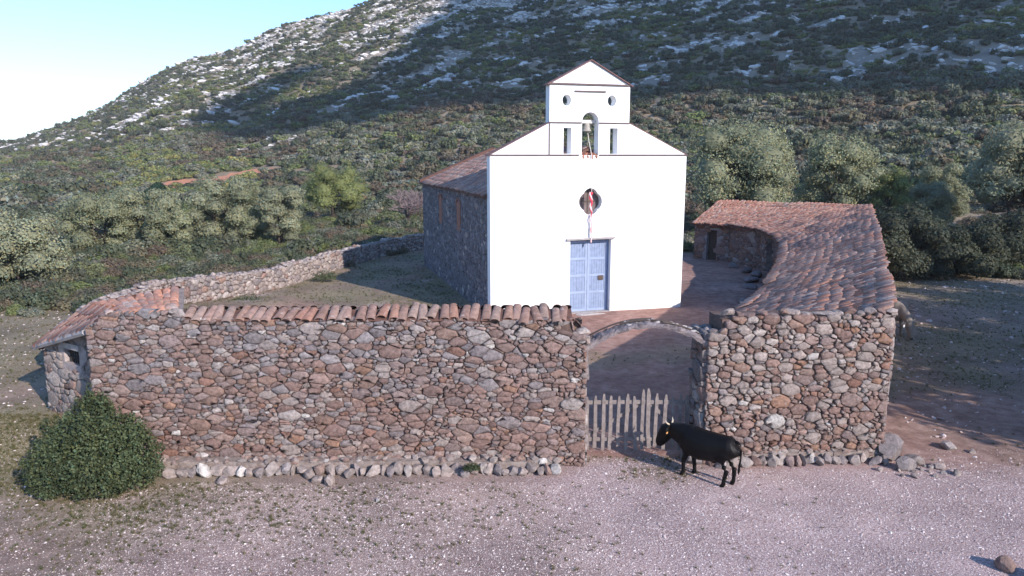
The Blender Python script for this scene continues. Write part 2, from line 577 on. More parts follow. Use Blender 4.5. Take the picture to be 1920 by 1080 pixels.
def power_cells(w, h, su, sv, rng, chips=0.25, var=0.5):
    """irregular rubble courses: list of (centre, polygon) in metres inside w x h"""
    P = []
    v = 0.0
    while v < h:
        rh = sv * rng.uniform(0.7, 1.35)
        u = -rng.random() * su
        while u < w + su:
            st = su * math.exp(rng.gauss(0, var))
            st = min(2.6 * su, max(0.4 * su, st))
            cu, cv = u + st / 2, v + rh / 2 + rng.uniform(-0.32, 0.32) * rh
            P.append((cu, cv, (st / su) * rng.uniform(0.75, 1.15)))
            if rng.random() < chips:
                P.append((u + rng.uniform(-0.1, 0.1) * su, v + rng.uniform(-0.1, 0.2) * rh, 0.3))
            u += st
        v += rh
    A = np.array([(p[0] / su, p[1] / sv) for p in P])
    Wt = np.array([0.22 * p[2] ** 2 for p in P])
    out = []
    box = [(0.0, 0.0), (w / su, 0.0), (w / su, h / sv), (0.0, h / sv)]
    order = np.argsort(A[:, 0])
    xs = A[order, 0]
    for i in range(len(P)):
        lo = np.searchsorted(xs, A[i, 0] - 2.6)
        hi = np.searchsorted(xs, A[i, 0] + 2.6)
        idx = order[lo:hi]
        dd = ((A[idx] - A[i]) ** 2).sum(1)
        near = idx[np.argsort(dd)[1:22]]
        poly = box
        px, py = A[i]
        for j in near:
            qx, qy = A[j]
            nx, ny = qx - px, qy - py
            c = (qx * qx + qy * qy - Wt[j] - px * px - py * py + Wt[i]) / 2
            new = []
            m = len(poly)
            for k in range(m):
                a, b = poly[k], poly[(k + 1) % m]
                da = a[0] * nx + a[1] * ny - c
                db = b[0] * nx + b[1] * ny - c
                if da <= 0: new.append(a)
                if (da < 0 < db) or (db < 0 < da):
                    t = da / (da - db)
                    new.append((a[0] + (b[0] - a[0]) * t, a[1] + (b[1] - a[1]) * t))
            poly = new
            if len(poly) < 3: break
        if len(poly) < 3: continue
        pl = [(a * su, b * sv) for a, b in poly]
        # drop near-coincident corners
        q = []
        for a in pl:
            if not q or math.hypot(a[0] - q[-1][0], a[1] - q[-1][1]) > 0.012: q.append(a)
        if len(q) > 2 and math.hypot(q[0][0] - q[-1][0], q[0][1] - q[-1][1]) < 0.012: q.pop()
        if len(q) < 3: continue
        ar = abs(sum(q[k][0] * q[(k + 1) % len(q)][1] - q[(k + 1) % len(q)][0] * q[k][1] for k in range(len(q)))) / 2
        if ar < 0.0012: continue
        cx = sum(a[0] for a in q) / len(q)
        cy = sum(a[1] for a in q) / len(q)
        out.append(((cx, cy), q, ar))
    return out


def stone_verts(poly, c, rng, depth, gap, back=0.05, rnd=True):
    """one rubble stone; returns local (u, v, n) verts and faces"""
    cx, cy = c
    if rnd:
        q = []
        n = len(poly)
        cut = 0.09 if n <= 5 else 0.07
        for k in range(n):
            a, b = poly[k], poly[(k + 1) % n]
            l = math.hypot(b[0] - a[0], b[1] - a[1])
            if l < 0.04 and n > 5:
                q.append(((a[0] + b[0]) / 2, (a[1] + b[1]) / 2))
            else:
                q.append((lerp(a[0], b[0], cut), lerp(a[1], b[1], cut)))
                q.append((lerp(b[0], a[0], cut), lerp(b[1], a[1], cut)))
        poly = q[:22]
    poly = [(a + rng.uniform(-1, 1) * 0.012, b + rng.uniform(-1, 1) * 0.012) for a, b in poly]
    n = len(poly)
    rad = sum(math.hypot(a[0] - cx, a[1] - cy) for a in poly) / n
    s0 = max(0.5, (rad - gap) / rad)
    tu, tv = rng.uniform(-0.10, 0.10), rng.uniform(-0.07, 0.13)
    V, Fc = [], []
    tops = (-back, depth * 0.62, depth)
    for r, (sc, dz) in enumerate(((1.0, tops[0]), (0.99, tops[1]), (0.86, tops[2]))):
        for (a, b) in poly:
            jit = 1 + (rng.uniform(-0.06, 0.04) if r else 0)
            da, db = (a - cx) * s0 * sc * jit, (b - cy) * s0 * sc * jit
            V.append((cx + da, cy + db, dz + (tu * da + tv * db if r else 0) + (rng.uniform(-0.1, 0.1) * depth if r == 2 else 0)))
    for r in range(2):
        for k in range(n):
            k2 = (k + 1) % n
            Fc.append((r * n + k, r * n + k2, (r + 1) * n + k2, (r + 1) * n + k))
    V.append((cx, cy, depth * rng.uniform(1.0, 1.15)))
    ci = len(V) - 1
    for k in range(n):
        Fc.append((2 * n + k, 2 * n + (k + 1) % n, ci))
    return V, Fc


def stone_face(parent, org, du, nrm, w, h, su, sv, groups, mat, rng, top=None, bot=None, left=None, right=None, depth=(0.03, 0.06), gap=0.006,
               nparts=0, tint_fn=None, up=(0, 0, 1), holes=(), wave=0.05, chips=0.25, stuff_name="rubble_stones", part_name="stone", cell_fn=None, lean=0.0):
    """face of rubble stones on the plane org + u*du + v*up, proud along nrm"""
    org, du, nrm, up = Vector(org), Vector(du).normalized(), Vector(nrm).normalized(), Vector(up).normalized()
    flip = du.cross(up).dot(nrm) < 0
    stones = []
    for (c, poly, ar) in power_cells(w, h, su, sv, rng, chips):
        if top and c[1] > top(c[0]): continue
        if bot and c[1] < bot(c[0]): continue
        if left and c[0] < left(c[1]): continue
        if right and c[0] > right(c[1]): continue
        if any(a < c[0] < b and d < c[1] < e for a, b, d, e in holes): continue
        if top: poly = [(a, min(b, top(a) + 0.03)) for a, b in poly]
        V, Fc = stone_verts(poly, c, rng, rng.uniform(*depth), gap)
        if flip: Fc = [tuple(reversed(q)) for q in Fc]
        off = max(0.0, wave * (0.55 + noise.noise(Vector((c[0] * 0.9, c[1] * 0.9, org.x + 3.3 * org.y)))))
        W = [org + du * a + up * b + nrm * (n + off - lean * b) for a, b, n in V]
        t = tint_fn(c[0], c[1], ar, rng) if tint_fn else pick(rng, groups)
        stones.append((ar, W, Fc, t))
    stones.sort(key=lambda s: -s[0])
    for s in stones[:nparts]:
        cen = sum(s[1], Vector()) / len(s[1])
        me = mesh(part_name, [p - cen for p in s[1]], s[2], mat, s[3], True)
        link(part_name, me, parent, Matrix.Translation(cen))
    rest = stones[nparts:]
    if rest:
        mb = MB()
        for s in rest: mb.add(s[1], s[2], s[3])
        o = mb.build(stuff_name, mat, parent, True)
        o["kind"] = "stuff"
    return stones


ICO = None


def ico(sub=1):
    bm = bmesh.new()
    bmesh.ops.create_icosphere(bm, subdivisions=sub, radius=1.0)
    v = [x.co.copy() for x in bm.verts]
    f = [tuple(q.index for q in x.verts) for x in bm.faces]
    bm.free()
    return v, f


ICO1, ICO2, ICO3 = ico(1), ico(2), ico(3)


def rock(rng, sx, sy, sz, base=ICO2, rough=0.22, cut=True):
    s = rng.random() * 100
    V = []
    planes = [(Vector((rng.gauss(0, 1), rng.gauss(0, 1), rng.gauss(0, 1))).normalized(), rng.uniform(0.48, 0.78)) for _ in range(11)] if cut else []
    for p in base[0]:
        q = p * (1 + rough * noise.noise(p * 1.6 + Vector((s, s, s))) + 0.4 * rough * noise.noise(p * 4 + Vector((s, 0, 0))))
        for n, d in planes:
            e = q.dot(n) - d
            if e > 0: q = q - n * e * 0.97
        V.append(Vector((q.x * sx, q.y * sy, q.z * sz)))
    return V, base[1]


# ------------------------------------------------------------------ roof tiles
TERRA = [(0.37, 0.175, 0.12), (0.40, 0.205, 0.145), (0.33, 0.16, 0.115), (0.39, 0.23, 0.17), (0.43, 0.255, 0.19)]
WORN = [(0.32, 0.21, 0.175), (0.34, 0.24, 0.205), (0.285, 0.18, 0.15), (0.36, 0.275, 0.24), (0.255, 0.155, 0.13)]


def tile_shape(rng, L=0.44, w0=0.098, w1=0.078, hgt=0.056, seg=5):
    """barrel tile; x runs down the slope (front end at +x), z is the normal"""
    V, Fc = [], []
    for (x, w) in ((-L / 2, w1), (L / 2, w0)):
        for k in range(seg + 1):
            t = math.pi * k / seg
            V.append((x + rng.uniform(-.006, .006), math.cos(t) * w, math.sin(t) * hgt * (w / w0) - 0.012))
    for k in range(seg + 1):
        t = math.pi * k / seg
        V.append((L / 2, math.cos(t) * (w0 - 0.016), math.sin(t) * (hgt - 0.018) - 0.012))
    n = seg + 1
    for k in range(seg):
        Fc.append((k, k + 1, n + k + 1, n + k))
        Fc.append((n + k, n + k + 1, 2 * n + k + 1, 2 * n + k))
    return V, Fc


def poly_at(P, L, s):
    """point at arc length s on polyline P with cumulative lengths L"""
    for i in range(len(P) - 1):
        if s <= L[i + 1] or i == len(P) - 2:
            t = (s - L[i]) / max(1e-6, L[i + 1] - L[i])
            return P[i].lerp(P[i + 1], t)


def cum(P):
    L = [0.0]
    for a, b in zip(P, P[1:]): L.append(L[-1] + (b - a).length)
    return L


def tiled_slope(parent, eave, ridge, pitch, expo, tint_fn, rng, nparts=300, mess=0.02, stuff_name="roof_tiles", bed=0.10, bed_name="roof_deck", L=0.44, sag=0.0):
    """cover tiles laid from ridge polyline down to eave polyline (matched end to end)"""
    eave = [Vector(p) for p in eave]
    ridge = [Vector(p) for p in ridge]
    Le, Lr = cum(eave), cum(ridge)
    ncol = max(2, int(round(max(Le[-1], Lr[-1]) / pitch)))
    mats = []
    for c in range(ncol):
        f = (c + 0.5) / ncol
        A = poly_at(eave, Le, f * Le[-1])
        B = poly_at(ridge, Lr, f * Lr[-1])
        A2 = poly_at(eave, Le, min(1, f + 0.01) * Le[-1])
        A1 = poly_at(eave, Le, max(0, f - 0.01) * Le[-1])
        B2 = poly_at(ridge, Lr, min(1, f + 0.01) * Lr[-1])
        B1 = poly_at(ridge, Lr, max(0, f - 0.01) * Lr[-1])
        sl = A - B
        n = sl.length
        nr = max(1, int(round(n / expo)))
        wc = rng.uniform(-0.015, 0.015)
        for r in range(nr):
            t = (r + 0.5) / nr
            x = sl.normalized()
            yd = ((A2 - A1) * t + (B2 - B1) * (1 - t)).normalized()
            z = x.cross(yd).normalized()
            if z.z < 0:
                z = -z
            yd = z.cross(x).normalized()
            p = B.lerp(A, t) + z * (0.03 - 0.0 + sag * noise.noise(Vector((c * 0.05, r * 0.3, 1.7)))) + yd * (wc + rng.gauss(0, mess * 0.6)) + x * rng.gauss(0, mess)
            M = Matrix(((x.x, yd.x, z.x, p.x), (x.y, yd.y, z.y, p.y), (x.z, yd.z, z.z, p.z), (0, 0, 0, 1)))
            M = M @ Matrix.Rotation(rng.gauss(0, mess * 2.0), 4, 'Z') @ Matrix.Rotation(R(3.5) + rng.gauss(0, mess), 4, 'Y')
            mats.append((p.length, M, tint_fn(p, rng)))
    mats.sort(key=lambda q: q[0])
    # part tiles share meshes: 8 tints x shapes taken from the nearest tiles
    share = []
    near = mats[:nparts]
    for i in range(14):
        V, Fc = tile_shape(rng, L)
        tnt = near[(i * len(near)) // 14][2] if near else (0.4, 0.2, 0.15)
        share.append((mesh("roof_tile", V, Fc, M_TILE, tnt, True), tnt))
    for d, M, t in near:
        k = min(range(14), key=lambda i: sum((share[i][1][j] - t[j]) ** 2 for j in range(3)) + rng.random() * 0.004)
        link("roof_tile", share[k][0], parent, M)
    if len(mats) > nparts:
        mb = MB()
        for d, M, t in mats[nparts:]:
            V, Fc = tile_shape(rng, L)
            mb.add([M @ Vector(p) for p in V], Fc, t)
        o = mb.build(stuff_name, M_TILE, parent, True)
        o["kind"] = "stuff"
    # the deck under the tiles
    mb = MB()
    m = max(2, len(eave) * 4)
    V = []
    for i in range(m + 1):
        f = i / m
        a = poly_at(eave, Le, f * Le[-1])
        b_ = poly_at(ridge, Lr, f * Lr[-1])
        V += [a, b_, a - Vector((0, 0, bed)), b_ - Vector((0, 0, bed))]
    Fc = []
    for i in range(m):
        a, b_ = 4 * i, 4 * i + 4
        Fc += [(a, b_, b_ + 1, a + 1), (a + 2, a + 3, b_ + 3, b_ + 2), (a, a + 2, b_ + 2, b_), (a + 1, b_ + 1, b_ + 3, a + 3)]
    Fc += [(0, 1, 3, 2), (4 * m, 4 * m + 2, 4 * m + 3, 4 * m + 1)]
    mb.add(V, Fc)
    mb.build(bed_name, M_TILEBED, parent)


# ------------------------------------------------------------------ front wall, left of the gate
def front_tint(u, v, ar, rng):
    r = rng.random()
    if r < 0.018 and ar < 0.02: return pick(rng, [(WHITE, 1)])
    hi = v / 2.9
    return tuple(q * (0.96 + 0.04 * hi) * k for q, k in zip(_front(hi, rng), (1.04 - 0.08 * hi, 1.0, 0.98 + 0.06 * hi)))


def _front(hi, rng):
    return pick(rng, [(BROWN, 0.78 - 0.26 * hi), (RUST, 0.84 - 0.28 * hi), (PALE, 0.91 - 0.16 * hi), (GREY, 1)])


WY = 13.75
wall = tag(empty("stone_wall", (-3.3, WY + 0.3, 0)), "long rubble stone wall left of the gate with a coping of barrel tiles", "wall")
rng = random.Random(11)
LX0, LX1 = -8.05, 1.42


def ltop(u):
    x = u + LX0
    if x < -7.6: return lerp(2.72, 3.06, (x + 8.05) / 0.45)
    if x < -6.2: return 3.08
    if x > 1.12: return 2.6
    return 2.93


stone_face(wall, (LX0, WY, -0.1), (1, 0, 0), (0, -1, 0), LX1 - LX0, 3.3, 0.175, 0.100, None, M_STONE, rng, top=lambda u: ltop(u) + 0.135, nparts=300,
           tint_fn=front_tint, depth=(0.014, 0.048), gap=0.0055, chips=0.45, wave=0.04)
mb = MB()
for a, b, h in ((LX0, -7.6, 2.76), (-7.6, -6.2, 3.02), (-6.2, 1.12, 2.92), (1.12, LX1, 2.6)):
    mb.add(*obox((a + 0.02, WY, -0.2), (b - a - (0.04 if b == LX1 else 0), 0, 0), (0, 0.62, 0), (0, 0, h + 0.2)))
mb.build("core", M_CORE, wall)
# end face at the gate
stone_face(wall, (LX1 - 0.02, WY, -0.1), (0, 1, 0), (1, 0, 0), 0.62, 2.7, 0.3, 0.2, [(PALE, 0.5), (BROWN, 0.3), (GREY, 1)], M_STONE2, rng, depth=(0.02, 0.04), stuff_name="jamb_stones")
# courtyard face
stone_face(wall, (LX1 - 0.05, WY + 0.60, -0.1), (-1, 0, 0), (0, 1, 0), 9.0, 2.95, 0.3, 0.2, [(BROWN, 0.7), (PALE, 1)], M_STONE, rng, depth=(0.03, 0.06), chips=0, stuff_name="rear_stones")
# stones that top the low gate pier
for i in range(3):
    V, Fc = rock(rng, 0.11 + 0.03 * i % 2, 0.26, 0.09)
    me = mesh("stone", V, Fc, M_STONE2, pick(rng, [(PALE, 1)]), True)
    link("stone", me, wall, Matrix.Translation((1.19 + 0.1 * i, WY + 0.12 + 0.18 * i, 2.62)))
# tile coping: front slope and rear slope meeting on a ridge
rt = random.Random(5)


def cope_tint(p, rng):
    c = pick(rng, [(TERRA, 0.35), (WORN, 1)])
    return tuple(0.76 * (0.55 * q + 0.45 * m) for q, m in zip(c, (0.32, 0.215, 0.18)))


tiled_slope(wall, [(-6.25, WY - 0.05, 2.945), (1.14, WY - 0.05, 2.955)], [(-6.25, WY + 0.36, 3.045), (1.14, WY + 0.36, 3.075)], 0.192, 0.40, cope_tint, rt, 300, 0.04, bed_name="coping_deck", L=0.5, bed=0.03, sag=0.05)
tiled_slope(wall, [(-6.25, WY + 0.80, 2.95), (1.14, WY + 0.80, 2.95)], [(-6.25, WY + 0.361, 3.045), (1.14, WY + 0.361, 3.075)], 0.192, 0.42, cope_tint, rt, 0, 0.026, stuff_name="rear_coping_tiles", bed_name="coping_deck", L=0.5)


M_LEDGE = plain_mat("pale_ledge", (0.30, 0.245, 0.215), 0.96, 8, 0.4, 0.9, (0.19, 0.135, 0.11), (0.5, 0.65), 0.03)


def footing(parent, x0, x1, y0, y1, h, rng, n, size, name="footing_stone"):
    mb = MB()
    nseg = 14
    for k in range(nseg):
        a, b = lerp(x0, x1, k / nseg), lerp(x0, x1, (k + 1) / nseg)
        hh = h * rng.uniform(0.84, 0.98)
        dy = lerp(y0, y1, (k + .5) / nseg)
        mb.add(*obox((a, dy + 0.10 + rng.uniform(0, .05), -0.2), (b - a - 0.004, 0, 0), (0, WY + 0.35 - dy - 0.1, 0), (0, 0, hh + 0.2)))
    mb.build("footing_core", M_LEDGE, parent)
    x = x0
    while x < x1:
        w = size * math.exp(rng.gauss(0, 0.3))
        dy = lerp(y0, y1, (x - x0) / (x1 - x0))
        hh = h * rng.uniform(0.7, 1.15)
        V, Fc = rock(rng, w * 0.7, 0.15 * rng.uniform(.8, 1.2), hh * 0.66, rough=0.3)
        me = mesh(name, V, Fc, M_STONE2, pick(rng, [(PALE, 0.65), (GREY, 0.85), (BROWN, 0.95), (WHITE, 1)]))
        M = Matrix.Translation((x + w / 2, dy + rng.uniform(-.05, .09), hh * 0.42)) @ Matrix.Rotation(rng.gauss(0, 0.25), 4, 'Y') @ Matrix.Rotation(rng.gauss(0, 0.3), 4, 'Z')
        link(name, me, parent, M)
        # smaller stones lying on the ledge
        for q in range(2):
            s = rng.uniform(0.05, 0.13)
            V, Fc = rock(rng, s * 1.2, s, s * 0.7, ICO1)
            me = mesh(name, V, Fc, M_STONE2, pick(rng, [(PALE, 0.5), (BROWN, 0.95), (WHITE, 1)]))
            link(name, me, parent, Matrix.Translation((x + rng.uniform(0, w), dy + rng.uniform(0.14, 0.42), h * 0.92 + rng.uniform(-.02, .03))) @ Matrix.Rotation(rng.random() * 6, 4, 'Z'))
        x += w * 0.92


footing(wall, -6.9, 0.85, 13.30, 13.34, 0.25, rng, 30, 0.185)

# ------------------------------------------------------------------ front wall, right of the gate
rwall = tag(empty("stone_wall", (5.5, 14.4, 0)), "short rubble stone wall right of the gate under the tiled wing roof", "wall")
rng = random.Random(23)
P0, P1 = Vector((3.74, 13.92, 0)), Vector((7.42, 14.18, 0))
rd = (P1 - P0).normalized()
rn = Vector((rd.y, -rd.x, 0))
RWL = (P1 - P0).length


def r_tint(u, v, ar, rng):
    return pick(rng, [(PALE, 0.44 if v > 1.5 else 0.26), (BROWN, 0.86), (RUST, 0.90), (GREY, 0.98), (WHITE, 1)])


stone_face(rwall, P0 - Vector((0, 0, 0.1)), rd, rn, RWL, 3.25, 0.165, 0.110, None, M_STONE, rng, top=lambda u: 2.72 if u < 0.26 else 3.03 + 0.02 * u,
           right=lambda v: 9, nparts=300, tint_fn=r_tint, depth=(0.025, 0.07), gap=0.0075, chips=0.4, wave=0.06)
mb = MB()
mb.add(*obox(P0 - Vector((0, 0, 0.2)) + rd * 0.02, rd * 0.26, -rn * 0.75, (0, 0, 2.82)))
mb.add(*obox(P0 - Vector((0, 0, 0.2)) + rd * 0.281, rd * (RWL - 0.30), -rn * 0.75, (0, 0, 3.1)))
mb.build("core", M_CORE, rwall)
stone_face(rwall, P0 - rn * 0.75 - Vector((0, 0, 0.1)), rn, -rd, 0.75, 2.75, 0.34, 0.19, [(PALE, 0.35), (BROWN, 0.8), (GREY, 1)], M_STONE, rng, depth=(0.03, 0.06), stuff_name="jamb_stones")
stone_face(rwall, P1 - Vector((0, 0, 0.1)) - rd * 0.02, -rn, rd, 0.8, 3.1, 0.3, 0.2, [(PALE, 0.35), (BROWN, 0.8), (GREY, 1)], M_STONE, rng, depth=(0.04, 0.08), stuff_name="corner_stones")
# capping stones along the top
u = 0.3
while u < RWL - 0.1:
    w = rng.uniform(0.14, 0.3)
    V, Fc = rock(rng, w * 0.7, 0.2, rng.uniform(0.05, 0.09), ICO2)
    me = mesh("capping_stone", V, Fc, M_STONE, pick(rng, [(PALE, 0.6), (BROWN, 1)]))
    link("capping_stone", me, rwall, Matrix.Translation(P0 + rd * (u + w / 2) - rn * 0.10 + Vector((0, 0, 2.98 + rng.uniform(-.03, .04)))))
    u += w
for i in range(3):
    V, Fc = rock(rng, 0.14, 0.2, 0.09)
    me = mesh("capping_stone", V, Fc, M_STONE2, pick(rng, [(GREY, 1)]), True)
    link("capping_stone", me, rwall, Matrix.Translation(P0 + rd * 0.14 - rn * (0.12 + 0.2 * i) + Vector((0, 0, 2.62))))
footing(rwall, 4.0, 7.35, 13.74, 13.94, 0.22, rng, 14, 0.17)
for (x, z, s) in ((4.02, 2.20, 0.10), (4.1, 2.05, 0.07)):
    pass

# ------------------------------------------------------------------ gate arch
arch = tag(empty("gate_arch", (2.57, 14.2, 2.5)), "flattened crumbling masonry arch spanning the gateway above the wooden gate", "arch")
rng = random.Random(31)
AX0, AX1, AY = 1.34, 3.82, 13.92


def arch_z(x):
    t = (x - AX0) / (AX1 - AX0)
    return lerp(2.34, 2.46, t) + 0.40 * (1 - (2 * t - 1) ** 2)


nv = 56
V, Fc = [], []
for k in range(nv + 1):
    x = lerp(AX0, AX1, k / nv)
    zt = arch_z(x)
    sl = (arch_z(x + 0.01) - arch_z(x - 0.01)) / 0.02
    nn = Vector((-sl, 0, 1)).normalized()
    th = 0.07 + 0.03 * noise.noise(Vector((x * 5, 0, 3))) + 0.05 * (2 * k / nv - 1) ** 2
    ring = [(0.0, -th), (-0.01, -th * 0.4), (0.02, -0.01), (0.12, 0.012), (0.24, 0.0), (0.36, 0.012), (0.45, -0.02), (0.46, -th * 0.5), (0.44, -th)]
    for j, (yy, o_) in enumerate(ring):
        e = 0.028 * noise.noise(Vector((x * 9, j * 1.7, 1.1))) + 0.02 * noise.noise(Vector((x * 22, j * 2.3, 7.1)))
        f = 0.05 * noise.noise(Vector((x * 6, 5.5, 0.3 if j < 4 else 8.3)))
        V.append(Vector((x, AY + yy + f, zt)) + nn * (o_ + e))
m_ = len(ring)
for k in range(nv):
    for j in range(m_):
        j2 = (j + 1) % m_
        Fc.append((k * m_ + j, k * m_ + j2, (k + 1) * m_ + j2, (k + 1) * m_ + j))
Fc += [tuple(range(m_)), tuple(reversed(range(nv * m_, nv * m_ + m_)))]
link("arch_ring", mesh("arch_ring", V, Fc, M_PLASTER), arch)
for k in range(18):
    x = lerp(2.2, 3.7, rng.random())
    V, Fc = rock(rng, rng.uniform(.04, .09), rng.uniform(.04, .07), 0.03, ICO1)
    link("loose_chip", mesh("loose_chip", V, Fc, M_GREYSLAB), arch, Matrix.Translation((x, AY + rng.uniform(0.08, 0.40), arch_z(x) + 0.02)))
# old boards left lying on the arch crown
for (xa, xb, y, dz) in ((1.5, 2.75, AY + 0.40, 0.035), (2.1, 3.3, AY + 0.30, 0.03), (2.9, 3.75, AY + 0.16, 0.03)):
    pts = [(lerp(xa, xb, i / 6), y, arch_z(lerp(xa, xb, i / 6)) + dz) for i in range(7)]
    V, Fc = tube(pts, [(0.05, 0.012)] * 7, 6, flat=(0, 0, 1))
    link("board", mesh("board", V, Fc, M_DARKWOOD), arch)

# ------------------------------------------------------------------ wooden gate
gate = tag(empty("wooden_gate", (2.5, 14.5, 0)), "weathered grey picket gate of uneven upright slats below the arch", "gate")
rng = random.Random(41)
GY = 14.52
xs = [1.53, 1.69, 1.86, 2.0, 2.17, 2.34, 2.5, 2.66, 2.78, 2.93, 3.11, 3.27, 3.42, 3.56]
tops = [1.18, 1.20, 1.24, 1.20, 1.19, 1.24, 1.19, 1.33, 1.35, 1.25, 1.22, 1.20, 1.24, 1.21]


def board(pts, w, th, mat, name, parent, ydir=(0, 1, 0), taper=True):
    pts = [Vector(p) for p in pts]
    V, Fc = [], []
    yd = Vector(ydir)
    n = len(pts)
    for i, p in enumerate(pts):
        d = (pts[min(n - 1, i + 1)] - pts[max(0, i - 1)]).normalized()
        x = d.cross(yd).normalized()
        ww = w * (0.45 if taper and i == n - 1 else 1) * rng.uniform(0.88, 1.12)
        V += [p - x * ww / 2 - yd * th / 2, p + x * ww / 2 - yd * th / 2, p + x * ww / 2 + yd * th / 2, p - x * ww / 2 + yd * th / 2]
    for i in range(n - 1):
        for k in range(4):
            Fc.append((4 * i + k, 4 * i + (k + 1) % 4, 4 * i + 4 + (k + 1) % 4, 4 * i + 4 + k))
    Fc += [(3, 2, 1, 0), tuple(4 * n - 4 + k for k in range(4))]
    return link(name, mesh(name, V, Fc, mat), parent)


for x, t in zip(xs, tops):
    lean = rng.uniform(-0.05, 0.03)
    b0 = rng.uniform(0.03, 0.12)
    bw = rng.uniform(-0.015, 0.015)
    board([(x - lean * 0.6, GY - 0.03, b0), (x + bw, GY - 0.03, 0.5), (x + lean * .3, GY - 0.03, t - 0.12), (x + lean * 0.5, GY - 0.03, t)], rng.uniform(0.06, 0.078), 0.024, M_WOOD, "slat", gate)
for z in (0.26, 1.05):
    board([(1.47, GY, z), (2.5, GY, z + 0.01), (3.64, GY, z)], 0.075, 0.03, M_WOOD, "rail", gate, taper=False)
board([(1.52, GY + 0.033, 0.30), (2.1, GY + 0.033, 0.68), (2.68, GY + 0.033, 1.06)], 0.07, 0.024, M_WOOD, "brace", gate, taper=False)
board([(2.76, GY + 0.033, 1.06), (3.1, GY + 0.033, 0.75), (3.5, GY + 0.033, 0.38)], 0.07, 0.024, M_WOOD, "brace", gate, taper=False)
V, Fc = tube([(1.46, GY + 0.05, -0.1), (1.47, GY + 0.05, 0.7), (1.455, GY + 0.05, 1.42)], [0.035, 0.034, 0.03], 8)
link("post", mesh("post", V, Fc, M_DARKWOOD, smooth=True), gate)
V, Fc = tube([(3.66, GY + 0.05, -0.1), (3.665, GY + 0.05, 0.7), (3.66, GY + 0.05, 1.3)], [0.04, 0.036, 0.03], 8)
link("post", mesh("post", V, Fc, M_DARKWOOD, smooth=True), gate)

# ------------------------------------------------------------------ left hut
hut = tag(empty("stone_hut", (-9.3, 15.6, 0)), "low stone hut with pink tiled hip roof and barred window at wall end", "hut")
rng = random.Random(51)
HA, HB = Vector((-9.87, 15.3, 0)), Vector((-8.07, 14.15, 0))
hd = (HB - HA).normalized()
hn = Vector((hd.y, -hd.x, 0))
HL = (HB - HA).length


def hut_top(u): return lerp(2.0, 2.62, u / HL)


WIN = (0.78, 1.36, 1.80, 2.10)     # u0,u1,z0,z1 of the window
stone_face(hut, HA - Vector((0, 0, 0.1)), hd, hn, HL, 2.7, 0.22, 0.15, [(GREY, 0.15), (PALE, 0.8), (BROWN, 1)], M_STONE, rng, top=lambda u: hut_top(u) + 0.02,
           nparts=120, depth=(0.012, 0.03), gap=0.005, holes=[(WIN[0] - .12, WIN[1] + .12, WIN[2] - 0.0, WIN[3] + 0.22)], wave=0.03)


def prism(parent, name, mat, base, du, nrm, u0, u1, z0f, z1f, thick, seg=1):
    mb = MB()
    V = []
    for u in (u0, u1):
        p = Vector(base) + Vector(du) * u
        for off in (0, -thick):
            q = p + Vector(nrm) * off
            V += [Vector((q.x, q.y, z0f(u))), Vector((q.x, q.y, z1f(u)))]
    Fc = [(0, 4, 5, 1), (2, 3, 7, 6), (1, 5, 7, 3), (0, 2, 6, 4), (0, 1, 3, 2), (4, 6, 7, 5)]
    mb.add(V, Fc)
    return mb


c0 = lambda z: (lambda u: z)
mb = MB()
for q in (prism(hut, "", None, HA, hd, hn, 0, WIN[0], c0(-0.2), hut_top, 0.4), prism(hut, "", None, HA, hd, hn, WIN[1], HL, c0(-0.2), hut_top, 0.4),
          prism(hut, "", None, HA, hd, hn, WIN[0] + .001, WIN[1] - .001, c0(-0.2), c0(WIN[2]), 0.4), prism(hut, "", None, HA, hd, hn, WIN[0] + .001, WIN[1] - .001, c0(WIN[3]), hut_top, 0.4)):
    mb.add(q.v, q.f)
mb.build("wall", M_HUTWALL, hut)
win = MB()
cb = HA + hd * WIN[0] - hn * 0.12
ww, wh = WIN[1] - WIN[0], WIN[3] - WIN[2]
V = []
for dpt in (0, -0.03):
    for (a, b) in ((0, 0), (ww, 0), (ww, wh), (0, wh), (0.04, 0.04), (ww - 0.04, 0.04), (ww - 0.04, wh - 0.04), (0.04, wh - 0.04)):
        V.append(cb + hd * a + hn * dpt + Vector((0, 0, WIN[2] + b)))
Fc = []
for k in range(4):
    k2 = (k + 1) % 4
    Fc += [(k, k2, 4 + k2, 4 + k), (8 + k, 12 + k, 12 + k2, 8 + k2), (k, 8 + k, 8 + k2, k2), (4 + k, 4 + k2, 12 + k2, 12 + k)]
win.add(V, Fc)
wo_ = win.build("window", M_DARKWOOD, hut)
for k in range(5):
    p = HA + hd * lerp(WIN[0] + 0.1, WIN[1] - 0.1, k / 4) - hn * 0.08
    V, Fc = tube([p + Vector((0, 0, WIN[2])), p + Vector((0, 0, WIN[3]))], [0.014] * 2, 6)
    link("bar", mesh("bar", V, Fc, M_IRON), wo_)
for z in (lerp(WIN[2], WIN[3], 0.33), lerp(WIN[2], WIN[3], 0.68)):
    a, b = HA + hd * WIN[0] - hn * 0.09, HA + hd * WIN[1] - hn * 0.09
    V, Fc = tube([a + Vector((0, 0, z)), b + Vector((0, 0, z))], [0.014] * 2, 6)
    link("bar", mesh("bar", V, Fc, M_IRON), wo_)
V, Fc = obox(HA + hd * (WIN[0] - 0.1) + hn * 0.05 + Vector((0, 0, WIN[3] + 0.02)), hd * (WIN[1] - WIN[0] + 0.2), -hn * 0.30, (0, 0, 0.12))
link("lintel", mesh("lintel", V, Fc, M_GREYSLAB), hut)
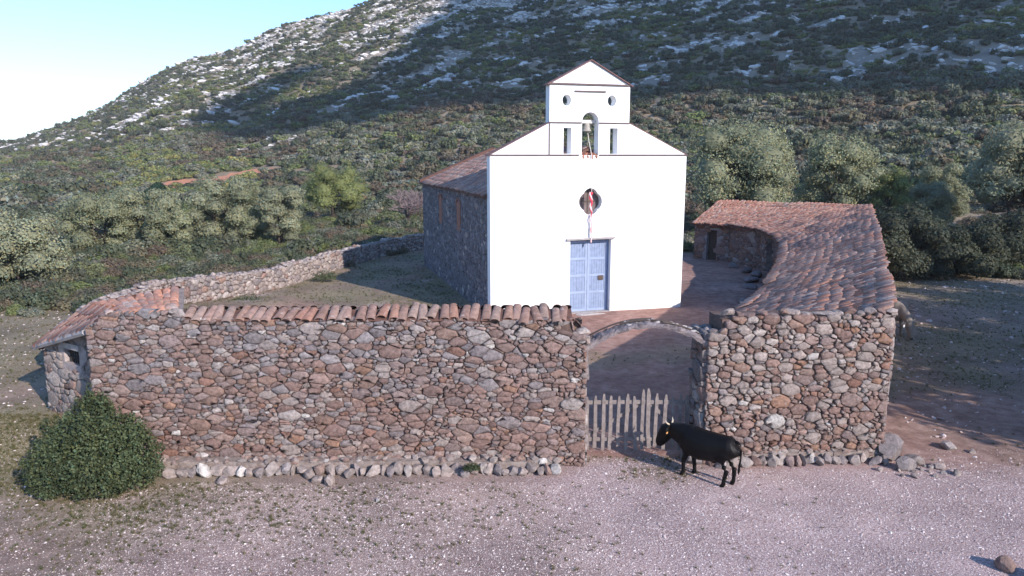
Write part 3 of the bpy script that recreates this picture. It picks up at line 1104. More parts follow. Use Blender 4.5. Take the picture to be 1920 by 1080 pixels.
# other walls: outer (west) wall, courtyard wall, right end
mb = MB()
HC, HE = Vector((-11.05, 17.0, 0)), Vector((-9.9, 18.9, 0))
mb.add(*obox((-9.85, 15.32, -0.2), (2.0, 2.0, 0), (0.2, -0.2, 0), (0, 0, 2.1)))
mb.add(*obox((-6.75, 14.38, -0.2), (-0.95, 2.6, 0), (-0.25, -0.1, 0), (0, 0, 2.4)))
mb.build("rear_wall", M_HUTWALL, hut)


def hut_tint(p, rng): return pick(rng, [(TERRA, 0.62), (WORN, 1)])


# hip face (down to the left) then the main slope falling to the courtyard
G = Vector((-9.15, 15.8, 2.76))
tiled_slope(hut, [(-10.1, 15.38, 2.03), (-8.12, 13.92, 2.72)], [G, (-7.6, 13.95, 3.06)], 0.2, 0.33, hut_tint, random.Random(3), 150, 0.018, bed_name="hip_deck", stuff_name="hip_tiles")
tiled_slope(hut, [(-7.58, 13.8, 3.04), (-6.3, 13.8, 3.10)], [(-9.13, 15.82, 2.78), (-7.1, 15.7, 3.18)], 0.2, 0.33, hut_tint, random.Random(4), 150, 0.018, stuff_name="roof_tiles")
tiled_slope(hut, [(-10.08, 15.42, 2.0), (-7.9, 17.6, 2.3)], [(-9.15, 15.83, 2.74), (-7.1, 15.72, 3.16)], 0.2, 0.33, hut_tint, random.Random(6), 0, 0.018, stuff_name="rear_tiles", bed_name="rear_deck")
V, Fc = obox((-6.32, 13.8, 3.0), (-0.8, 1.9, 0.08), (0.10, 0.03, 0), (0, 0, 0.11))
link("verge", mesh("verge", V, Fc, M_LEDGE), hut)
V, Fc = tube([(-10.13, 15.36, 1.98), (-8.15, 13.87, 2.66)], [(0.05, 0.06)] * 2, 6)
link("fascia", mesh("fascia", V, Fc, M_GREYSLAB), hut)

# ------------------------------------------------------------------ right wing (L-shaped lean-to)
wing = tag(empty("lodging_wing", (11, 30, 0)), "long low lodging wing with sagging tiled lean-to roof right of the chapel", "building")
rng = random.Random(61)
EAVE = [(4.3, 14.55, 2.55), (4.75, 16.3, 2.25), (5.75, 18.6, 2.12), (7.6, 22.2, 2.1), (10.0, 27.8, 2.1), (12.0, 33.2, 2.1), (12.75, 36.6, 2.12), (12.85, 39.4, 2.15), (12.0, 41.6, 2.15), (10.35, 42.9, 2.12)]
RIDG = [(7.40, 14.22, 3.04), (8.35, 16.1, 3.12), (9.4, 18.6, 3.18), (11.1, 22.2, 3.18), (13.6, 27.6, 3.2), (16.2, 33.4, 3.2), (18.1, 37.6, 3.2), (19.9, 41.6, 3.22), (16.6, 43.6, 3.2), (12.7, 46.0, 3.2)]


def match(P, Q, n=46):
    """resample both polylines so that they pair up vertex by vertex"""
    P = [Vector(p) for p in P]
    Q = [Vector(p) for p in Q]
    return P, Q


def wing_tint(p, rng):
    back = sstep(31, 38, p.y)  # far roof gets more bright terracotta, its sunlit look put into the tints
    return pick(rng, [(TERRA, 0.40 + 0.5 * back), (WORN, 1)])


E_, Rg = match(EAVE, RIDG)
quota = [110, 80, 60, 50, 0, 0, 0, 0, 0]
for i in range(len(E_) - 1):
    tiled_slope(wing, [E_[i], E_[i + 1]], [Rg[i], Rg[i + 1]], 0.185, 0.29, wing_tint, random.Random(70 + i), quota[i], 0.03, sag=0.10, L=0.36)
# walls: outer wall and courtyard wall with two doorways
OUT = [(7.42, 14.35), (9.3, 18.6), (13.5, 27.6), (18.0, 37.6), (19.75, 41.5), (12.6, 45.8)]
mb = MB()


def wall_seg(mb, a, b, z0, z1, th):
    a, b = Vector((*a, 0)), Vector((*b, 0))
    d = (b - a).normalized()
    n = Vector((d.y, -d.x, 0))
    mb.add(*obox(a + Vector((0, 0, z0)), b - a, -n * th, (0, 0, z1 - z0)))


for a, b in zip(OUT, OUT[1:]): wall_seg(mb, a, b, -0.2, 2.84, 0.4)
mb.build("outer_wall", M_CORE, wing)
for a, b in zip(OUT[:3], OUT[1:4]):
    a, b = Vector((*a, -0.1)), Vector((*b, -0.1))
    d = (b - a).normalized()
    stone_face(wing, a, d, Vector((d.y, -d.x, 0)), (b - a).length, 2.95, 0.34, 0.24, [(PALE, 0.3), (BROWN, 0.8), (GREY, 1)], M_STONE, rng, depth=(0.04, 0.08), chips=0, stuff_name="outer_stones")
INN = [(4.55, 15.2), (6.2, 18.6), (8.05, 22.2), (10.45, 27.8), (12.45, 33.2), (13.2, 36.6), (13.25, 39.5), (12.3, 42.0), (10.6, 43.2)]
mb = MB()
doors = {5: (0.9, 2.0), 7: (0.75, 1.35)}      # segment index: doorway u range
for i, (a, b) in enumerate(zip(INN, INN[1:])):
    va, vb = Vector((*a, 0)), Vector((*b, 0))
    L_ = (vb - va).length
    d = (vb - va).normalized()
    n = Vector((-d.y, d.x, 0))
    parts = [(0, L_, -0.2, 2.08)]
    if i in doors:
        u0, u1 = doors[i]
        parts = [(0, u0, -0.2, 2.08), (u1, L_, -0.2, 2.08), (u0 + .002, u1 - .002, 1.75, 2.08)]
    for u0, u1, z0, z1 in parts:
        mb.add(*obox(va + d * u0 + Vector((0, 0, z0)), d * (u1 - u0), -n * 0.35, (0, 0, z1 - z0)))
    hol = [(doors[i][0] - .05, doors[i][1] + .05, 0, 1.85)] if i in doors else []
    if i >= 4:
        stone_face(wing, va - Vector((0, 0, 0.1)), d, n, L_, 2.2, 0.27, 0.19, [(BROWN, 0.7), (PALE, 0.85), (RUST, 1)], M_STONE, rng, depth=(0.025, 0.05), holes=hol, chips=0.15,
                   stuff_name="yard_stones", nparts=120 if i == 7 else 0)
mb.add(*obox((10.6, 43.2, -0.2), (2.0, 2.65, 0), (0.3, -0.25, 0), (0, 0, 2.3)))
mb.build("yard_wall", M_HUTWALL, wing)
# plank door standing ajar in the far doorway, lintel slab above, and benches of stone
va, vb = Vector((*INN[7], 0)), Vector((*INN[8], 0))
d = (vb - va).normalized()
n = Vector((-d.y, d.x, 0))
V, Fc = obox(va + d * 0.62 + n * 0.06 + Vector((0, 0, 1.76)), d * 0.95, -n * 0.3, (0, 0, 0.12))
link("lintel", mesh("lintel", V, Fc, M_GREYSLAB), wing)
V, Fc = obox(va + d * 0.78 - n * 0.30 + Vector((0, 0, 0.02)), d * 0.52, -n * 0.05, (0, 0, 1.7))
link("door", mesh("door", V, Fc, M_DARKWOOD), wing)
# end of the yard boundary between chapel and wing is part of the enclosure wall

# stone steps / bench slabs against the wing
rngb = random.Random(8)
for i, (x, y, sx, sy, sz) in enumerate(((12.15, 38.3, 0.55, 0.35, 0.2), (12.3, 37.0, 0.8, 0.4, 0.25), (11.9, 39.8, 0.45, 0.35, 0.22), (11.6, 35.6, 0.9, 0.45, 0.15), (10.9, 33.6, 0.9, 0.4, 0.12), (9.6, 30.4, 0.8, 0.35, 0.12))):
    V, Fc = rock(rngb, sx, sy, sz, rough=0.15)
    o = link("stone_block", mesh("stone_block", V, Fc, M_STONE2, pick(rngb, [(GREY, 1)]), True), None, Matrix.Translation((x, y, sz * 0.5)) @ Matrix.Rotation(1.15, 4, 'Z'))
    tag(o, ["rough block under the eave beside the far doorway", "long flat block at the wing's inner corner in deep shade", "small block left of the dark wing doorway", "flat slab on the yard floor before the wing corner",
            "flat slab beside the wing eave, mid yard", "nearest flat slab half hidden by the wing roof"][i], "stone block", "stone blocks along the wing")


# ------------------------------------------------------------------ chapel
CA = R(16.52)
CO = Vector((-0.79, 27.07, 0))                      # front left corner
CU = Vector((math.cos(CA), math.sin(CA), 0))        # along the facade
CV = Vector((-math.sin(CA), math.cos(CA), 0))       # into the nave
CW, CL = 7.86, 14.4
CM = Matrix(((CU.x, CV.x, 0, CO.x), (CU.y, CV.y, 0, CO.y), (0, 0, 1, 0), (0, 0, 0, 1)))   # local: x facade, y depth, z up
chapel = tag(empty("chapel", CO, CA), "white gabled country chapel with bell gable and blue double door", "chapel")


def clink(name, V, Fc, mat, parent=None, smooth=False, tint=None):
    return link(name, mesh(name, [CM @ Vector(p) for p in V], Fc, mat, tint, smooth), parent if parent is not None else chapel)


def cbox(name, x0, x1, y0, y1, z0, z1, mat, parent=None):
    return clink(name, *obox((x0, y0, z0), (x1 - x0, 0, 0), (0, y1 - y0, 0), (0, 0, z1 - z0)), mat, parent)


def extrude_outline(P, y0, y1):
    n = len(P)
    V = [(a, y0, b) for a, b in P] + [(a, y1, b) for a, b in P]
    Fc = [tuple(range(n)), tuple(reversed(range(n, 2 * n)))] + [(k, n + k, n + (k + 1) % n, (k + 1) % n) for k in range(n)]
    return V, Fc


TL, TR, TM = 2.24, 5.40, 3.82          # tower left, right, middle
FZ = 5.98
outline = [(0, -0.3), (CW, -0.3), (CW, FZ), (TR, 7.15), (TR, 8.52), (TM, 9.36), (TL, 8.52), (TL, 7.13), (0, FZ)]
FT = 0.42
fme = mesh("facade", *[q for q in extrude_outline(outline, 0, FT)], M_WHITE)
fac_o = bpy.data.objects.new("facade_tmp", fme)
COL.objects.link(fac_o)


def circ(cx, cz, rx, rz, n=20, a0=0, a1=2 * math.pi):
    return [(cx + rx * math.cos(lerp(a0, a1, k / n)), cz + rz * math.sin(lerp(a0, a1, k / n))) for k in range(n)]


def quatrefoil(cx, cz, r):
    P = []
    for k in range(48):
        t = 2 * math.pi * k / 48
        a = abs((t + math.pi / 4) % (math.pi / 2) - math.pi / 4)
        q = r * (0.34 * math.cos(a) + math.sqrt(0.66 ** 2 - (0.34 * math.sin(a)) ** 2))
        P.append((cx + q * math.cos(t), cz + q * 1.09 * math.sin(t)))
    return P


DX0, DX1, DZ = 3.11, 4.78, 2.82
QC = (3.9, 4.26)
cut = [[(DX0, -0.5), (DX1, -0.5), (DX1, DZ), (DX0, DZ)], quatrefoil(QC[0], QC[1], 0.465), circ(2.90, 7.95, 0.17, 0.20), circ(4.68, 7.96, 0.17, 0.20),
       [(2.79, 6.03), (3.09, 6.03), (3.09, 6.97), (2.79, 6.97)], [(4.63, 6.03), (4.94, 6.03), (4.94, 6.97), (4.63, 6.97)],
       [(3.51, 5.98), (4.17, 5.98), (4.17, 7.20)] + [(3.84 + 0.33 * math.cos(t), 7.20 + 0.34 * math.sin(t)) for t in [math.pi * k / 12 for k in range(1, 12)]] + [(3.51, 7.20)]]
cut_depth = [(-0.2, 0.6), (-0.2, 0.6), (-0.2, 1.2), (-0.2, 1.2), (-0.2, 1.2), (-0.2, 1.2), (-0.2, 1.2)]
cmb = MB()
for P, (a, b) in zip(cut, cut_depth):
    cmb.add(*extrude_outline(P, a, b))
cutter = bpy.data.objects.new("cutter_tmp", mesh("cutter", cmb.v, cmb.f))
COL.objects.link(cutter)
for ob in (fac_o, cutter):
    bm = bmesh.new()
    bm.from_mesh(ob.data)
    bmesh.ops.recalc_face_normals(bm, faces=bm.faces)
    bm.to_mesh(ob.data)
    bm.free()
md = fac_o.modifiers.new("cut", 'BOOLEAN')
md.operation = 'DIFFERENCE'
md.solver = 'EXACT'
md.object = cutter
dg = bpy.context.evaluated_depsgraph_get()
fm = bpy.data.meshes.new_from_object(fac_o.evaluated_get(dg))
fm.name = "facade"
fm.transform(CM)
bpy.data.objects.remove(fac_o)
bpy.data.objects.remove(cutter)
if not fm.materials: fm.materials.append(M_WHITE)
facade = link("facade", fm, chapel)
facade["label"] = "blown white limewashed gable front with bell openings"

# terracotta drip courses and coping lines
M_LINE = plain_mat("dark_drip_course", (0.13, 0.10, 0.095), 0.9, 14, 0.35, 0.4)
cbox("drip_course", -0.03, 3.40, -0.045, 0.02, FZ - 0.02, FZ + 0.03, M_LINE, facade)
cbox("drip_course", 4.22, CW + 0.03, -0.045, 0.02, FZ - 0.02, FZ + 0.03, M_LINE, facade)
cbox("drip_course", TL - 0.02, 3.49, -0.04, 0.02, 7.13, 7.175, M_LINE, facade)
cbox("drip_course", 4.19, TR + 0.02, -0.04, 0.02, 7.13, 7.175, M_LINE, facade)
cbox("drip_course", TL - 0.05, TR + 0.05, -0.06, 0.03, 8.49, 8.55, M_LINE, facade)
cbox("drip_course", 3.20, 4.42, -0.05, 0.02, 8.25, 8.30, M_LINE, facade)
cbox("drip_course", TL - 0.022, TL + 0.018, -0.03, 0.02, FZ + 0.031, 7.129, M_LINE, facade)


def slope_strip(name, a, b, y0, y1, th, mat):
    (xa, za), (xb, zb) = a, b
    V, Fc = obox((xa, y0, za), (xb - xa, 0, zb - za), (0, y1 - y0, 0), (0, 0, th))
    return clink(name, V, Fc, mat, facade)


M_COPE = plain_mat("clay_coping", (0.20, 0.115, 0.105), 0.92, 12, 0.35, 0.4)
slope_strip("gable_coping", (TL - 0.1, 8.47), (TM, 9.37), -0.09, FT + 0.06, 0.03, M_COPE)
slope_strip("gable_coping", (TM + 0.001, 9.37), (TR + 0.1, 8.47), -0.09, FT + 0.06, 0.03, M_COPE)
slope_strip("gable_coping", (-0.06, 5.96), (TL - 0.001, 7.14), -0.012, FT + 0.05, 0.025, M_COPE)
slope_strip("gable_coping", (TR + 0.001, 7.16), (CW + 0.06, 5.96), -0.012, FT + 0.05, 0.025, M_COPE)

# broken bricks on the sill of the bell opening
rng = random.Random(77)
for k in range(7):
    V, Fc = rock(rng, 0.10, 0.10, 0.06, ICO1, 0.3)
    x = 3.56 + 0.09 * k
    clink("broken_brick", [Vector(p) + Vector((x, rng.uniform(0.0, 0.12), 5.99 + rng.uniform(-.05, 0.08))) for p in V], Fc, M_BRICK, facade)
for k in range(4):
    V, Fc = rock(rng, 0.06, 0.03, 0.10, ICO1, 0.3)
    x = 3.58 + 0.18 * k
    clink("broken_brick", [Vector(p) + Vector((x, -0.005, 5.93 + rng.uniform(-.03, 0.02))) for p in V], Fc, M_BRICK, facade)

# nave walls
EZ = 4.55
RZ = EZ + 0.42 * (CW / 2)
cbox("nave_wall", 0.06, 0.66, FT + 0.002, CL, -0.3, EZ, M_NAVECORE)
cbox("nave_wall", CW - 0.66, CW - 0.06, FT + 0.002, CL, -0.3, EZ, M_NAVECORE)
P = [(0.661, -0.3), (CW - 0.661, -0.3), (CW - 0.661, EZ), (CW / 2, RZ - 0.15), (0.661, EZ)]
V, Fc = extrude_outline(P, CL - 0.6, CL - 0.001)
clink("rear_wall", V, Fc, M_NAVECORE)


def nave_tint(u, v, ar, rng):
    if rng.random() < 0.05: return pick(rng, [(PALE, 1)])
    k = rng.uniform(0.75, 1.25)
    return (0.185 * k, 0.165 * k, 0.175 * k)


rngn = random.Random(91)
WINS = [(5.0, 5.9, 2.75, 4.0), (9.0, 9.9, 2.75, 4.0)]
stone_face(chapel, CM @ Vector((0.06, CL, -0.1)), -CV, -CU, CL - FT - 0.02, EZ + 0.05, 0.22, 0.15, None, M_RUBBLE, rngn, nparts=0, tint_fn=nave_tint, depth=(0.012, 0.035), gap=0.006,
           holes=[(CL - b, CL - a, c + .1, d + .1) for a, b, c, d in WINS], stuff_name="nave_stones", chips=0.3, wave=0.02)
for a, b, c, d in WINS:
    # walled-up round-headed window: brick filling a little back, brick arch around
    wmb = MB()
    zc = c
    w_o = cbox("blocked_window", 0.02, 0.058, a + 0.12, b - 0.12, c, d, M_BRICK)
    for k in range(9):
        t = math.pi * k / 8
        yc, zz = (a + b) / 2 + 0.42 * math.cos(t), d - 0.08 + 0.2 * math.sin(t)
        V, Fc = obox((-0.005, yc - 0.045, zz - 0.05), (0.05, 0, 0), (0, 0.09, 0), (0, 0, 0.10))
        clink("arch_brick", V, Fc, M_BRICK, w_o)

# roof: both slopes of barrel tiles, eave overhanging


def nave_rt(p, rng): return pick(rng, [(TERRA, 0.30), (WORN, 1)])


cp = lambda x, y, z: CM @ Vector((x, y, z))
tiled_slope(chapel, [cp(-0.12, CL + 0.05, EZ - 0.02), cp(-0.12, FT + 0.02, EZ - 0.02)], [cp(CW / 2, CL + 0.05, RZ + 0.04), cp(CW / 2, FT + 0.02, RZ + 0.04)], 0.215, 0.37, nave_rt, random.Random(14), 300, 0.025, sag=0.04)
tiled_slope(chapel, [cp(CW + 0.12, FT + 0.02, EZ - 0.02), cp(CW + 0.12, CL + 0.05, EZ - 0.02)], [cp(CW / 2, FT + 0.02, RZ + 0.04), cp(CW / 2, CL + 0.05, RZ + 0.04)], 0.215, 0.37, nave_rt, random.Random(15), 0, 0.025, stuff_name="far_roof_tiles", sag=0.04)
# raised verge at the rear end of the roof
V, Fc = obox((-0.16, CL - 0.35, EZ - 0.05), (CW / 2 + 0.16, 0, RZ - EZ + 0.1), (0, 0.45, 0), (0, 0, 0.16))
clink("rear_verge", V, Fc, M_TILEBED)

# quatrefoil pane with a muntin cross
V, Fc = extrude_outline(quatrefoil(QC[0], QC[1], 0.455), 0.30, 0.33)
qw = clink("rose_window", V, Fc, M_GLASS)
for (x0, x1, z0, z1) in ((QC[0] - 0.015, QC[0] + 0.015, 3.82, 4.70), (3.48, QC[0] - 0.016, 4.25, 4.275), (QC[0] + 0.016, 4.32, 4.25, 4.275)):
    cbox("muntin", x0, x1, 0.275, 0.299, z0, z1, M_DARKWOOD, qw)

# blue double door
door = tag(empty("door_set", CM @ Vector(((DX0 + DX1) / 2, 0.3, 0)), CA), None)
door.parent = chapel
door.matrix_parent_inverse = (Matrix.Translation(CO) @ Matrix.Rotation(CA, 4, 'Z')).inverted()
LEFT = DX0 + 0.002
MIDX = (DX0 + DX1) / 2 - 0.03
DR = DX1 - 0.11
for (xa, xb, first) in ((DX0 + 0.004, MIDX - 0.006, True), (MIDX + 0.006, DR - 0.004, False)):
    leaf = cbox("door_leaf", xa, xb, 0.285, 0.325, 0.03, DZ - 0.05, M_DOOR, door)
    # stiles and rails stand proud of the tongue-and-groove panels
    zs = [0.03, 0.76, 1.41, 2.06, DZ - 0.05]
    sw = 0.085
    cbox("stile", xa, xa + sw * (0.5 if first else 1), 0.255, 0.284, 0.03, DZ - 0.05, M_DOOR, leaf)
    cbox("stile", xb - sw * (1 if first else 0.5), xb, 0.255, 0.284, 0.03, DZ - 0.05, M_DOOR, leaf)
    l0, l1 = xa + sw * (0.5 if first else 1) + 0.001, xb - sw * (1 if first else 0.5) - 0.001
    for z in (0.03, 0.72, 1.38, 2.03, DZ - 0.13):
        cbox("rail", l0, l1, 0.257, 0.284, z, z + 0.085, M_DOOR, leaf)
    npl = 6
    for k in range(npl):
        a, b = lerp(l0, l1, k / npl), lerp(l0, l1, (k + 1) / npl)
        cbox("plank", a + 0.004, b - 0.004, 0.272, 0.2845, 0.05, DZ - 0.06, M_DOOR_SHADED, leaf)
cbox("lock_plate", DR - 0.30, DR - 0.09, 0.235, 0.254, 1.22, 1.40, M_DARKWOOD, door)
cbox("door_frame", DR, DX1 - 0.003, 0.22, 0.36, 0.0, DZ - 0.004, M_DOORG, door)
lv, lf = obox((DX0 - 0.16, -0.10, DZ + 0.005), (DX1 - DX0 + 0.30, 0, 0.03), (0, 0.30, 0), (0, 0, 0.06))
clink("lintel", lv, lf, M_GREYSLAB, door)
V, Fc = rock(random.Random(4), 0.75, 0.22, 0.07, rough=0.08)
clink("doorstep", [Vector(p) + Vector(((DX0 + DX1) / 2 - 0.1, -0.3, 0.0)) for p in V], Fc, M_GREYSLAB, door)
cbox("sill", DX0 + 0.003, DX1 - 0.003, -0.04, 0.28, -0.05, 0.028, M_GREYSLAB, door)

# corner stones at the foot of the nave
for (x, y, s) in ((-0.15, 1.7, 0.3), (-0.2, 2.6, 0.2), (CW + 0.25, 0.3, 0.25)):
    pass

# bell hanging in the gable arch, with its rope
bell = tag(empty("bell", CM @ Vector((3.84, 0.35, 7.0)), CA), "small bronze bell with pale rope hanging in the gable arch", "bell")
prof = [(0.0, 0.30), (0.06, 0.295), (0.10, 0.26), (0.115, 0.18), (0.13, 0.09), (0.165, 0.02), (0.19, 0.0), (0.17, 0.0), (0.11, 0.09)]
V, Fc = [], []
sg = 16
for r_, z in prof:
    for k in range(sg):
        t = 2 * math.pi * k / sg
        V.append(CM @ Vector((3.84 + r_ * math.cos(t) * 1.0, 0.35 + r_ * math.sin(t), 6.86 + z)))
for i in range(len(prof) - 1):
    for k in range(sg):
        Fc.append((i * sg + k, i * sg + (k + 1) % sg, (i + 1) * sg + (k + 1) % sg, (i + 1) * sg + k))
link("bell_body", mesh("bell_body", V, Fc, M_BRONZE, smooth=True), bell)
V, Fc = obox((3.50, 0.28, 7.15), (0.68, 0, 0), (0, 0.14, 0), (0, 0, 0.12))
link("headstock", mesh("headstock", [CM @ Vector(p) for p in V], Fc, M_ROPE), bell)
V, Fc = tube([CM @ Vector(p) for p in ((3.86, 0.33, 6.9), (3.87, 0.2, 6.5), (3.88, 0.0, 6.12), (3.89, -0.07, 5.9), (3.9, -0.08, 4.9), (3.91, -0.08, 4.4), (3.93, -0.10, 2.75))], [0.014] * 7, 6)
link("rope", mesh("rope", V, Fc, M_ROPE, smooth=True), bell)
# ribbon tied round the rope
rib = tag(empty("ribbon", CM @ Vector((3.88, -0.12, 3.9)), CA), "twisted red and white ribbon hanging over the quatrefoil window", "ribbon")
for (mat, ph, nm) in ((M_RED, 0.0, "red_strand"), (M_PINKW, 2.2, "white_strand")):
    pts, rad = [], []
    for i in range(30):
        f = i / 29
        z = lerp(4.62, 2.95 if nm == "red_strand" else 2.72, f)
        amp = 0.035 * (1 - f) + 0.01
        pts.append(CM @ Vector((3.86 + 0.05 * f + amp * math.cos(ph + f * 26), -0.12 + 0.6 * amp * math.sin(ph + f * 26), z)))
        rad.append(((lerp(0.055, 0.016, min(1, f * 1.7)) if nm == "red_strand" else 0.03), 0.015))
    V, Fc = tube(pts, rad, 6, flat=tuple(CV))
    link(nm, mesh(nm, V, Fc, mat, smooth=True), rib)

# ------------------------------------------------------------------ enclosure wall
enc = tag(empty("dry_stone_wall", (-11, 33, 0)), "low pale dry stone wall curving behind the grassy yard left of the chapel", "wall")
rng = random.Random(101)
mbc = MB()
ENCH = 0.86
allst = []
P = [Vector((x, y, 0)) for x, y in ENC]
# smooth the line
Q = []
for i in range(len(P) - 1):
    for k in range(4):
        t = k / 4
        p0, p1, p2, p3 = P[max(0, i - 1)], P[i], P[i + 1], P[min(len(P) - 1, i + 2)]
        Q.append(0.5 * ((2 * p1) + (p2 - p0) * t + (2 * p0 - 5 * p1 + 4 * p2 - p3) * t * t + (3 * p1 - p0 - 3 * p2 + p3) * t * t * t))
Q.append(P[-1])
for a, b in zip(Q, Q[1:]):
    d = b - a
    L_ = d.length
    d.normalize()
    n = Vector((d.y, -d.x, 0))          # towards the yard
    zz = terrain_z(a.x, a.y)
    h = ENCH * rng.uniform(0.92, 1.05)
    if (a.x < -6) and a.y > 22: h *= 1.05
    mbc.add(*obox(a + Vector((0, 0, zz - 0.3)) + n * 0.22, d * (L_ + 0.03), -n * 0.44, (0, 0, h + 0.25)))
    for side in (1, -1):
        cells_ = power_cells(L_ + 0.06, h + 0.1, 0.24, 0.17, rng, 0.15)
        for (c, poly, ar) in cells_:
            Vv, Ff = stone_verts(poly, c, rng, rng.uniform(0.04, 0.09), 0.012)
            if side == 1 and False: pass
            o0 = a + n * (0.22 * side) + Vector((0, 0, zz - 0.05))
            W = [o0 + d * q[0] + Vector((0, 0, q[1])) + n * side * q[2] for q in Vv]
            if (d.cross(Vector((0, 0, 1)))).dot(n * side) < 0: Ff = [tuple(reversed(q)) for q in Ff]
            dist = (W[0] - Vector((0, 0, 6))).length
            allst.append((dist if side == 1 else 900 + dist, W, Ff, tuple(1.05 * q for q in pick(rng, [(PALE, 0.72), (WHITE, 0.62), (BROWN, 0.80), (GREY, 1)]))))
    # capping stones across the top
    u_ = 0.0
    while u_ < L_:
        s = rng.uniform(0.10, 0.19)
        for off in (-0.14, 0.10):
            V, Fc = rock(rng, s, s * 1.1, s * 0.62, ICO1, 0.3)
            M = Matrix.Translation(a + d * (u_ + s) + n * (off + rng.uniform(-.05, .05)) + Vector((0, 0, zz + h - 0.0 + rng.uniform(-.03, .05)))) @ Matrix.Rotation(rng.random() * 6, 4, 'Z')
            W = [M @ p for p in V]
            allst.append(((W[0] - Vector((0, 0, 6))).length, W, Fc, tuple(1.08 * q for q in pick(rng, [(PALE, 0.72), (WHITE, 0.52), (BROWN, 0.75), (GREY, 1)]))))
        u_ += s * 1.9
mbc.build("core", M_CORE, enc)
vis = [s for s in allst]
vis.sort(key=lambda s: s[0] if s[1][0].y > 27 else 500 + s[0])
for s in vis[:300]:
    cen = sum(s[1], Vector()) / len(s[1])
    link("stone", mesh("stone", [p - cen for p in s[1]], s[2], M_STONE2, s[3], True), enc, Matrix.Translation(cen))
mb = MB()
for s in vis[300:]: mb.add(s[1], s[2], s[3])
mb.build("rubble_stones", M_STONE2, enc, True)["kind"] = "stuff"

# ------------------------------------------------------------------ loose stones
rng = random.Random(111)


def loose(px, py, s, label, grp=None, flat=0.7, pal=PALE, name="loose_stone", z=None):
    V, Fc = rock(rng, s, s * rng.uniform(0.7, 1.0), s * flat, ICO2, 0.28)
    zz = terrain_z(px, py)
    o = link(name, mesh(name, V, Fc, M_STONE2, pick(rng, [(pal, 1)])), None, Matrix.Translation((px, py, zz + s * flat * 0.35)) @ Matrix.Rotation(rng.random() * 6, 4, 'Z'))
    return tag(o, label, "stone", grp)


loose(7.55, 14.15, 0.34, "large grey block leaning against the right wall's outer foot", flat=1.3, pal=GREY)
loose(7.95, 13.95, 0.25, "pale block lying beside the wall's outer foot")
loose(7.62, 13.62, 0.22, "dark tilted stone just before the wall's right corner", pal=GREY, flat=1.1)
loose(8.35, 13.72, 0.14, "rounded pale stone farther right of the wall corner")
loose(8.50, 13.42, 0.13, "lone rounded stone at the end of the rubble spill")
loose(9.05, 14.65, 0.22, "flat pale stone lying alone on the path right of the wall", flat=0.5)
loose(9.42, 14.45, 0.10, "small stone beside the flat pale one on the path")
grp = "rubble spilled at the right wall corner"
for k in range(16):
    loose(7.1 + rng.uniform(0, 1.4), 13.35 + rng.uniform(-0.15, 0.45), rng.uniform(0.05, 0.10), "small rubble piece spilled at the right wall corner", grp)
loose(7.25, 10.05, 0.20, "brown boulder at the bottom right corner of the picture", pal=BROWN, flat=0.8, name="boulder")
loose(7.55, 9.65, 0.30, "pale boulder cut by the picture's bottom right edge", name="boulder", flat=0.6)
loose(-3.37, 12.98, 0.16, "squarish pale stone fallen forward from the footing", flat=0.9)
loose(-3.62, 13.1, 0.18, "wide low stone beside the fallen squarish one", flat=0.6)
loose(-5.35, 13.02, 0.17, "pale slanted stone lying before the footing near the bush", flat=0.6)
loose(3.55, 14.0, 0.30, "grey stone on the ground behind the black cow's legs", flat=0.7, pal=GREY)
loose(3.9, 13.85, 0.18, "brown stone beside the grey one behind the cow", flat=0.7, pal=BROWN)
loose(-2.35, 12.25, 0.06, "small white stone lying on the grass before the wall", pal=WHITE)
loose(-11.9, 14.9, 0.12, "white stone left of the bush on the pale verge", pal=WHITE)
loose(12.45, 27.6, 0.36, "pale rounded boulder peeking out behind the wing's outer edge", flat=0.9, name="boulder")
loose(-0.75, 28.6, 0.28, "bluish white stone at the foot of the chapel's side wall", flat=0.9, pal=PALE)

# ------------------------------------------------------------------ cattle


